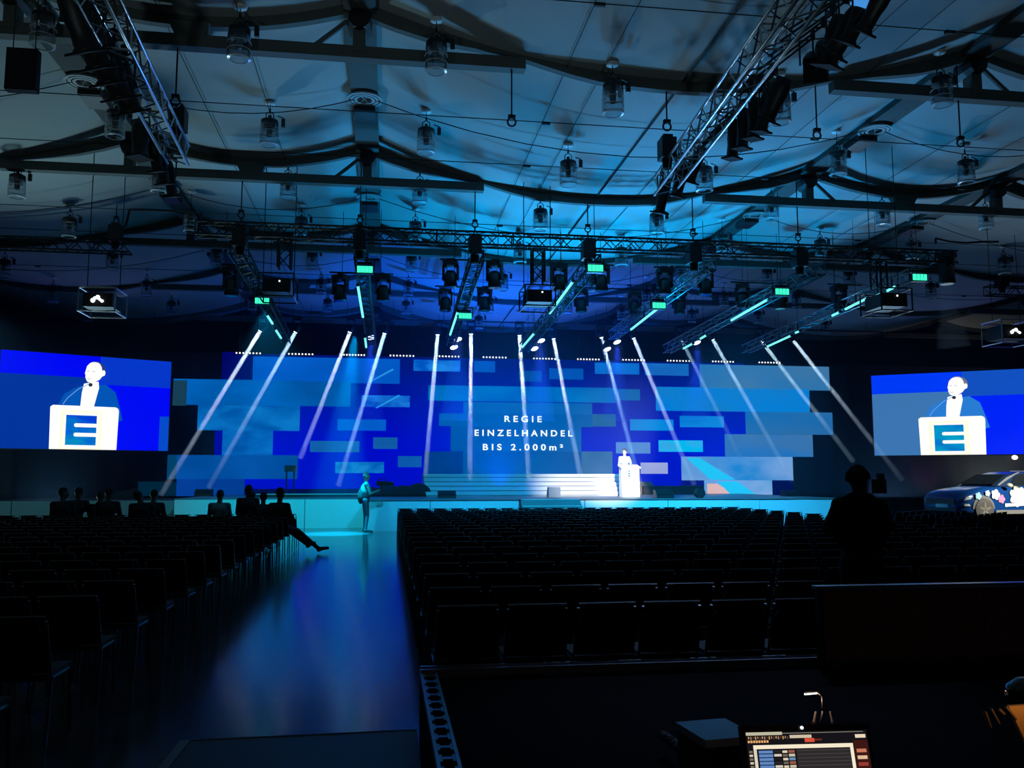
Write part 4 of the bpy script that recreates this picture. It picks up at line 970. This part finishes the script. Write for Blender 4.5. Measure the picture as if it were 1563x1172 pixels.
# body: x = length (front at 0 toward -x), y = half width
prof = [(0.02, .32, .62, .60), (.06, .28, .74, .74), (.18, .24, .84, .82), (.45, .22, .93, .88), (.9, .21, 1.0, .90), (1.35, .21, 1.05, .91), (1.7, .21, 1.08, .915), (2.6, .21, 1.09, .92), (3.6, .21, 1.08, .92), (4.2, .22, 1.07, .90), (4.45, .26, 1.04, .86), (4.5, .36, .9, .80)]
vs = []; N = 14
for x, z0, z1, w in prof:
    h = (z1-z0); ring = [(-w*.94, z0), (-w, z0+.12*h), (-w*1.01, z0+.45*h), (-w*.99, z0+.72*h), (-w*.95, z0+.88*h), (-w*.84, z0+.97*h), (-w*.45, z1), (w*.45, z1), (w*.84, z0+.97*h), (w*.95, z0+.88*h), (w*.99, z0+.72*h), (w*1.01, z0+.45*h), (w, z0+.12*h), (w*.94, z0)]
    vs += [(x, y, z) for y, z in ring]
fs = [(k*N+i, k*N+(i+1) % N, (k+1)*N+(i+1) % N, (k+1)*N+i) for k in range(len(prof)-1) for i in range(N)]+[tuple(range(N-1, -1, -1)), tuple(range((len(prof)-1)*N, len(prof)*N))]
M_CAR = mat('blue_car_paint', (.004, .045, .19), .2, .1)
bd = MB().add(vs, fs).build('body', M_CAR, car, smooth=True)
# greenhouse
gh = [(1.42, 1.05, .80, 1.07), (1.75, 1.05, .80, 1.24), (2.15, 1.05, .80, 1.42), (2.55, 1.05, .80, 1.50), (3.2, 1.05, .80, 1.52), (3.8, 1.05, .79, 1.48), (4.15, 1.05, .77, 1.38), (4.42, 1.05, .75, 1.08)]
vs = []
for x, z0, w, z1 in gh: 
    tw = w - (z1-z0)*.38
    vs += [(x, -w, z0), (x, -tw, z1-.03), (x, -tw*.8, z1), (x, tw*.8, z1), (x, tw, z1-.03), (x, w, z0)]
N = 6; fs = [(k*N+i, k*N+(i+1) % N, (k+1)*N+(i+1) % N, (k+1)*N+i) for k in range(len(gh)-1) for i in range(N)]
MB().add(vs, fs).build('roof', mat('dark_roof_paint', (.015, .04, .10), .2, .3), car, smooth=False)
def side(uv, m, name, y0=-1, off=.012):
    """polygon on the near side: (x, z) -> follows body or greenhouse"""
    pts = []
    for x, z in uv:
        if z <= 1.06: w = .925*(1.0-.02*abs(z-.6))+off
        else: w = .80-(z-1.05)*.38+off+.006
        pts.append((x, -w, z))
    MB().prism(pts, (0, -.004, 0), (0, .004, 0)).build(name, m, car)
MG = mat('car_window_glass', (.01, .014, .016), .08)
side([(1.98, 1.09), (2.30, 1.36), (2.55, 1.44), (2.78, 1.46), (2.78, 1.09)], MG, 'window'); side([(2.84, 1.09), (2.84, 1.46), (3.62, 1.45), (3.66, 1.09)], MG, 'window'); side([(3.72, 1.09), (3.70, 1.44), (4.0, 1.38), (4.2, 1.12)], MG, 'window')
MB().prism([(1.47, -.70, 1.09), (2.10, -.58, 1.40), (2.10, .58, 1.40), (1.47, .70, 1.09)], (-.03, 0, .03), (-.02, 0, .02)).build('windscreen', MG, car)
side([(1.55, 1.075), (2.0, 1.27), (2.35, 1.42), (2.55, 1.485), (2.5, 1.50), (1.95, 1.33), (1.5, 1.10)], mat('silver_pillar', (.6, .65, .68), .2, .8), 'pillar_trim', off=.02)
MB().box((3.0, -.60, 1.53), (1.5, .03, .03)).build('roof_rail', M_ALU, car); MB().ball((3.4, -.2, 1.55), (.10, .04, .03), 8, 6).build('roof_antenna', M_WHITE, car)
MB().ball((1.75, -1.02, 1.08), (.10, .10, .07), 10, 8).build('mirror', mat('pale_mirror', (.5, .5, .42), .4), car, smooth=True)
for x in (.83, 3.62):
    for y, sg in ((-.84, -1), (.84, 1)):
        w = MB().lathe([(0, -.11), (.24, -.11), (.34, -.09), (.35, 0), (.34, .09), (.24, .11), (0, .11)], (x, y-.02*sg*-1, .34), 26, Matrix.Rotation(PI/2, 3, 'X')).build('wheel', mat('tyre_rubber', (.05, .048, .042), .7), car, smooth=False)
        r = MB()
        for k in range(5): a_ = k*2*PI/5+.3; r.box((x+.11*math.cos(a_), y+sg*.125, .34+.11*math.sin(a_)), (.22, .02, .06), Matrix.Rotation(-a_, 3, 'Y'))
        r.build('rim', mat('rim_metal', (.55, .52, .42), .3, .8), w)
    side([(x+.42*math.cos(PI*k/12), .36+.42*math.sin(PI*k/12)) for k in range(13)], mat('grey_arch', (.13, .13, .12), .7), 'wheel_arch', off=-.012)
side([(1.28, .20), (3.2, .20), (3.2, .32), (1.28, .32)], mat('sill_grey', (.14, .14, .13), .6), 'sill', off=.004)
side([(.10, .62), (.35, .66), (.46, .75), (.20, .73)], mat('headlight', (.7, .8, .85), .15), 'headlight', off=-.03)
side([(.10, .45), (.34, .45), (.30, .52), (.12, .52)], mat('fog_light', (.7, .75, .8), .3), 'fog_light', off=-.03)
MB().box((-.005, -.1, .45), (.02, .5, .11)).build('number_plate', M_WHITE, car); MB().box((.03, 0, .58), (.07, 1.2, .20)).build('front_grille_and_shade', M_BLACK, car); MB().box((.05, 0, .34), (.10, 1.3, .12)).build('lower_grille_and_shade', M_BLACK, car)  # black grilles enlarged to paint in the shade on the car front
def flower(x, z, r, col, n=6, name='flower_decal'):
    pts = []
    for k in range(n*8):
        a_ = 2*PI*k/(n*8); rr = r*(.72+.28*abs(math.cos(a_*n/2))); pts.append((x+rr*math.cos(a_), z+rr*math.sin(a_)))
    side(pts, mat('decal_%d' % (hash(col) % 99991), col, .4), name, off=.016)
flower(2.15, .74, .34, (.85, .80, .50), 7); flower(1.28, .80, .17, (.75, .72, .80), 5); flower(1.50, .66, .14, (.65, .22, .38), 5); flower(.62, .76, .12, (.35, .70, .72), 5); flower(.98, .84, .10, (.45, .75, .8), 5)
flower(2.92, .62, .11, (.75, .20, .35), 5); flower(3.1, .60, .09, (.55, .25, .65), 5); flower(3.24, .78, .12, (.80, .55, .20), 5); flower(3.36, .64, .11, (.80, .60, .15), 5); flower(3.62, .74, .16, (.10, .55, .22), 5); flower(3.75, .98, .12, (.7, .3, .5), 5); flower(3.3, .84, .06, (.85, .75, .2), 5)
side([(1.62, .42), (2.62, .46), (2.62, .54), (1.62, .52)], M_WHITE, 'white_decal_bar', off=.02); side([(2.66, .46), (3.2, .48), (3.2, .57), (2.66, .55)], M_WHITE, 'white_decal_bar', off=.02)
t = thing('car_plinth', (cp.x+2.3, cp.y+.4, 0), 'low dark display platform under the parked car', 'platform', rz=.14)
MB().box((0, 0, .19), (5.6, 2.8, .37)).build('top', M_MATTE, t)
p = onY(1550, 698, 38); t = thing('wall_lamp', (p.x, 38.05, p.z), 'small round warm lamp glowing above the car', 'lamp')
MB().ball((0, 0, 0), (.16, .08, .11), 14, 8).build('lamp_globe', M_WARM, t, smooth=True); MB().box((0, .1, 0), (.12, .1, .12)).build('mount', M_BLACK, t)
# cloth table in the gap beyond the silhouette
p = onZ(1370, 786, .8)
# ================================================================ CONTROL PLATFORM (front of house)
PZ = .45
fy = onZ(655, 1025, PZ).y; fx = .24
t = thing('control_platform', (0, 0, 0), 'low black control platform edged with a perforated metal frame', 'platform')
MB().box((fx+4.6, (fy+.3)/2, PZ/2-.015), (9.2, fy-.3, PZ-.03)).build('deck', mat('black_deck', (.0025, .0025, .003), .95, spec=.05), t)
rail = .085
for x_ in (fx+.006, fx+rail+.012): MB().box((x_, (fy+.6)/2, PZ+.0), (.016, fy-.6, .03)).build('side_rail', mat('rail_alu', (.22, .25, .28), .35, .9), t)
M_SLAT = mat('worn_alu', (.16, .18, .20), .35, .9)
me = MB().box((0, 0, 0), (rail, .035, .018)).box((-rail*.38, .03, 0), (rail*.2, .04, .018)).box((rail*.38, .03, 0), (rail*.2, .04, .018)).box((-rail*.38, -.03, 0), (rail*.2, .04, .018)).box((rail*.38, -.03, 0), (rail*.2, .04, .018)).mesh('rung', M_SLAT)
k = 0; y = 1.4
while y < fy-.1: link('rung', me, t, (fx+rail/2+.01, y, PZ)); y += .165
for y_ in (fy+.006, fy-rail-.012): MB().box((fx+4.6, y_, PZ+.01), (9.2, .018, .05)).build('front_rail', M_ALU, t)
me2 = MB().box((0, 0, 0), (.035, rail, .018)).box((.03, -rail*.38, 0), (.04, rail*.2, .018)).box((.03, rail*.38, 0), (.04, rail*.2, .018)).box((-.03, -rail*.38, 0), (.04, rail*.2, .018)).box((-.03, rail*.38, 0), (.04, rail*.2, .018)).mesh('rung', M_SLAT)
x = fx+.12
while x < fx+4.4: link('rung', me2, t, (x, fy-rail/2, PZ)); x += .165
# dark wooden barrier
a = onY(1243, 897, fy-.1); b = onY(1240, 1008, fy-.1)
t = thing('barrier_panel', (a.x, fy-.14, PZ+.02), 'dark reddish wooden barrier with a thin metal top rail', 'barrier')
hh = a.z-PZ-.02
MW = mat('dark_red_wood', (.42, .10, .06), .6, 0, .1, 6, .4)
for i in range(4): MB().box((.62+1.2*i, 0, hh/2), (1.19, .04, hh-.02)).build('panel', MW, t)
MB().box((2.4, 0, hh+.008), (4.85, .07, .022)).build('top_rail', mat('dull_alu', (.45, .48, .50), .3, .8), t); MB().box((.01, 0, hh/2), (.03, .06, hh)).build('end_post', M_ALUD, t)
# small case; the blue light on its lid is put into the lid colour
p = onZ(1092, 1112, .70); t = thing('equipment_case', (p.x, p.y, PZ), 'small dark case with flat blue-lit lid beside the lit console screen', 'case', rz=.12)
MB().box((0, 0, .11), (.215, .25, .22)).build('body', M_BLACK, t); MB().box((0, 0, .235), (.225, .26, .03)).build('lid', mat('lid_blue_light_tint', (.20, .26, .32), .35), t)
# braided cable from the corner
pts = [onZ(x_, y_, z_) for x_, y_, z_ in ((1012, 1122, .50), (1030, 1134, .50), (1048, 1154, .50), (1066, 1176, .50), (1090, 1210, .50))]
t = thing('cable_loom', (0, 0, 0), 'diagonal braided cable loom lying beside the small case', 'cable')
MB().path(pts, .022, 8).build('sheath', M_CABLE, t, smooth=True)
for i in range(9): 
    q0 = pts[0].lerp(pts[3], i/9); MB().tube(q0+Vector((-.02, 0, .018)), q0+Vector((.028, -.008, .018)), .004, None, 4).build('wrap_tape', M_SLAT, t)
# desk and console monitor
dk = thing('control_desk', (1.35, 2.1, PZ), 'black control desk carrying the lit console screen', 'desk')
MB().box((.1, 0, .28), (1.9, 1.1, .03)).build('top', M_BLACK, dk)
for sx in (-.8, 1.0):
    for sy in (-.5, .5): MB().box((sx, sy, .13), (.05, .05, .27)).build('leg', M_BLACK, dk)
D = 2.45
c0, c1, c2 = onD(1138, 1118, D), onD(1322, 1113.5, D), onD(1331, 1172, D*.985)
mon = thing('console_monitor', c0, 'bright lighting-console screen full of cue lists at the bottom', 'monitor')
ux = (c1-c0); wv = ux.length; ux.normalize(); dn = (c2-c1); dn = (dn-ux*dn.dot(ux)*.4).normalized(); nr = dn.cross(ux).normalized()
if nr.y > 0: nr = -nr
hv = wv*.60
def mp(u, v, off=0): return ux*(u*wv)+dn*(v*hv)+nr*off
MB().prism([mp(-.04, -.085), mp(1.03, -.085), mp(1.03, 1.06), mp(-.04, 1.06)], nr*-.03, nr*-.002).build('monitor_shell', M_BLACK, mon)
def ui(u0, v0, u1, v1, col, off, name='display_area', st=1.0):
    MB().prism([mp(u0, v0), mp(u1, v0), mp(u1, v1), mp(u0, v1)], nr*(off-.0004), nr*off).build(name, emat('ui_%02x%02x%02x' % col, srgb(*col), st), mon); quiet(MATS['ui_%02x%02x%02x' % col])
ui(0, 0, 1, 1, (22, 20, 24), 0)
ui(0, 0, .30, .04, (190, 185, 160), .0008); ui(.3, .018, .97, .024, (150, 150, 140), .0008); ui(.36, .045, .54, .085, (210, 190, 165), .0008); ui(.90, .055, .985, .10, (235, 215, 185), .0008)
ui(.48, .09, .56, .14, (215, 80, 60), .001); ui(.56, .10, .62, .12, (120, 40, 30), .001)
for i in range(18): ui(.015+.019*i, .055, .024+.019*i, .085+.01*(i % 2), [(200, 150, 90), (150, 130, 110), (90, 60, 45)][i % 3], .0008, 'toolbar_icon')
for i in range(8): ui(.01+.022*i, .105, .026+.022*i, .135, (230, 170, 110), .0008, 'toolbar_icon')
ui(.05, .165, .865, .215, (245, 232, 205), .0008); ui(.05, .0+.215, .075, 1, (220, 210, 190), .0008); ui(.845, .165, .872, 1, (245, 235, 210), .0008)
ui(.40, .225, .84, 1, (45, 42, 44), .0008)
for i in range(16): ui(.41, .24+.047*i, .835, .247+.047*i, (78, 70, 68), .0012, 'grid_line')
for j in range(16):
    v = .235+.047*j
    ui(.09, v, .205, v+.036, (95, 135, 195) if j not in (5, 10) else (40, 40, 50), .0012, 'cue_row')
    ui(.215, v, .275, v+.03, [(40, 38, 40), (215, 205, 190), (30, 28, 30)][j % 3], .0012, 'cue_row')
    ui(.285, v+.004, .325, v+.034, [(220, 205, 180), (110, 100, 90)][j % 2], .0012, 'cue_row')
    ui(.335, v, .385, v+.034, [(150, 90, 70), (100, 140, 180), (200, 190, 170)][(j*2) % 3], .0012, 'cue_row')
    ui(.012, v, .04, v+.028, (210, 195, 170) if j % 2 else (120, 110, 95), .0012, 'cue_row')
ui(.88, .13, .992, 1, (62, 22, 20), .0008)
for j in range(9): ui(.895, .24+.085*j, .975, .285+.085*j, [(200, 120, 90), (225, 190, 150), (150, 60, 50)][j % 3], .0012, 'side_button')
MB().tube(mp(.47, -.045, 0), mp(.47, -.045, .002), .0045, None, 8).build('camera_light', M_DOT, mon)
st_ = mp(.5, 1.06, -.03); MB().box(st_+Vector((0, .02, -.02)), (.3, .12, .10)).build('monitor_foot', M_BLACK, mon)
# small LED work lamp
D = 2.55; g0 = onD(1252, 1104, D); t = thing('work_lamp', g0, 'tiny work lamp with white LED bar behind the console screen', 'lamp')
q = [onD(*p_, D)-g0 for p_ in ((1252, 1214), (1252, 1108), (1256, 1085), (1255, 1062), (1249, 1057))]
MB().path(q, .0035, 6).build('gooseneck', M_ALUD, t, smooth=True)
a, b = onD(1228, 1059.3, D)-g0, onD(1247, 1057.6, D)-g0
MB().tube(a, b, .0028, None, 8).build('led_bar', emat('work_led', (1, .93, .85), 3), t); MB().tube(a+Vector((0, 0, .005)), b+Vector((.004, 0, .005)), .004, None, 6).build('lamp_hood', M_BLACK, t)
lamp('work_lamp_light', 'POINT', g0+(a+b)*.5+Vector((0, 0, -.01)), .6, (1, .55, .38), shadow_soft_size=.01)
for x_ in (1242, 1271): 
    a = onD(x_, 1103, D+.03); b = onD(x_+(3 if x_ < 1260 else -4), 1086, D+.03)
    t = thing('antenna', a, 'short dark aerial behind the console screen, ' + ('beside the lamp neck' if x_ < 1260 else 'beyond the lamp neck'), 'antenna')
    MB().tube((0, 0, 0), b-a, .004, .003, 6).build('rod', mat('grey_rod', (.12, .12, .12), .4), t); MB().tube((0, 0, -.20), (0, 0, .004), .007, None, 8).build('ferrule', M_BLACK, t)
# orange-lit sheet, shade and cables at the edge of the desk
D = 1.75
g0 = onD(1556, 1120, D); t = thing('note_board', g0, 'slanted board glowing orange under a covered desk lamp', 'board', rz=0)
q = [onD(*p_, D)-g0 for p_ in ((1540, 1078), (1600, 1074), (1612, 1180), (1584, 1172))]
MB().prism(q, (0, .0, 0), (0, .01, 0)).build('board', mat('tan_board', (.55, .33, .14), .6), t)
g1 = onD(1572, 1062, D-.05); t = thing('desk_lamp', g1, 'rounded black desk lamp throwing orange light on the slanted board', 'lamp')
MB().lathe([(0, .035), (.022, .032), (.040, .018), (.046, 0), (.043, 0), (.030, .020), (0, .028)], (0, 0, 0), 18).build('lamp_shade', mat('glossy_black', (.01, .01, .01), .15), t, smooth=True)
MB().ball((0, 0, .008), .008, 8, 6).build('bulb', emat('orange_bulb', (1, .45, .12), 4), t); MB().path([(.0, .0, .035), (.03, .02, .10), (.09, .03, .02), (.10, .03, -.32)], .004, 6).build('arm', M_BLACK, t)
lamp('desk_lamp_glow', 'POINT', g1+Vector((0, -.03, -.008)), .16, (1, .48, .14), shadow_soft_size=.01)
D = 1.72; g2 = onD(1530, 1100, D); t = thing('hanging_cables', g2, 'dark braided cable tails hanging beside the orange-lit board', 'cable')
for x0_, y0_, x1_, y1_ in ((1512, 1081, 1525, 1104), (1524, 1082, 1533, 1090), (1535, 1078, 1551, 1098), (1503, 1086, 1512, 1110)):
    MB().tube(onD(x0_, y0_, D)-g2, onD(x1_, y1_, D)-g2, .004, .003, 6).build('cable_tail', mat('brown_braid', (.10, .06, .05), .5), t)
# thin floor plate across the aisle
p = onZ(275, 1131, .03); q = onZ(636, 1114, .03)
t = thing('floor_plate', (0, 0, 0), 'thin dark floor plate across the aisle with worn metal edge', 'floor plate')
MB().prism([(p.x, p.y, 0), (q.x, q.y, 0), (q.x, 3.0, 0), (-1.75, 3.0, 0)], (0, 0, .002), (0, 0, .03)).build('plate', mat('plate_dark', (.018, .02, .024), .5), t)
MB().tube((p.x, p.y, .03), (q.x, q.y, .03), .006, None, 5).build('front_edge', mat('dark_edge', (.06, .07, .08), .4), t)
MB().prism([(p.x, p.y, 0), (p.x+.06, p.y, 0), (p.x+.06-.02, 3.9, 0), (p.x-.02, 3.9, 0)], (0, 0, .025), (0, 0, .035)).build('side_edge', mat('worn_strip', (.16, .17, .18), .5), t)
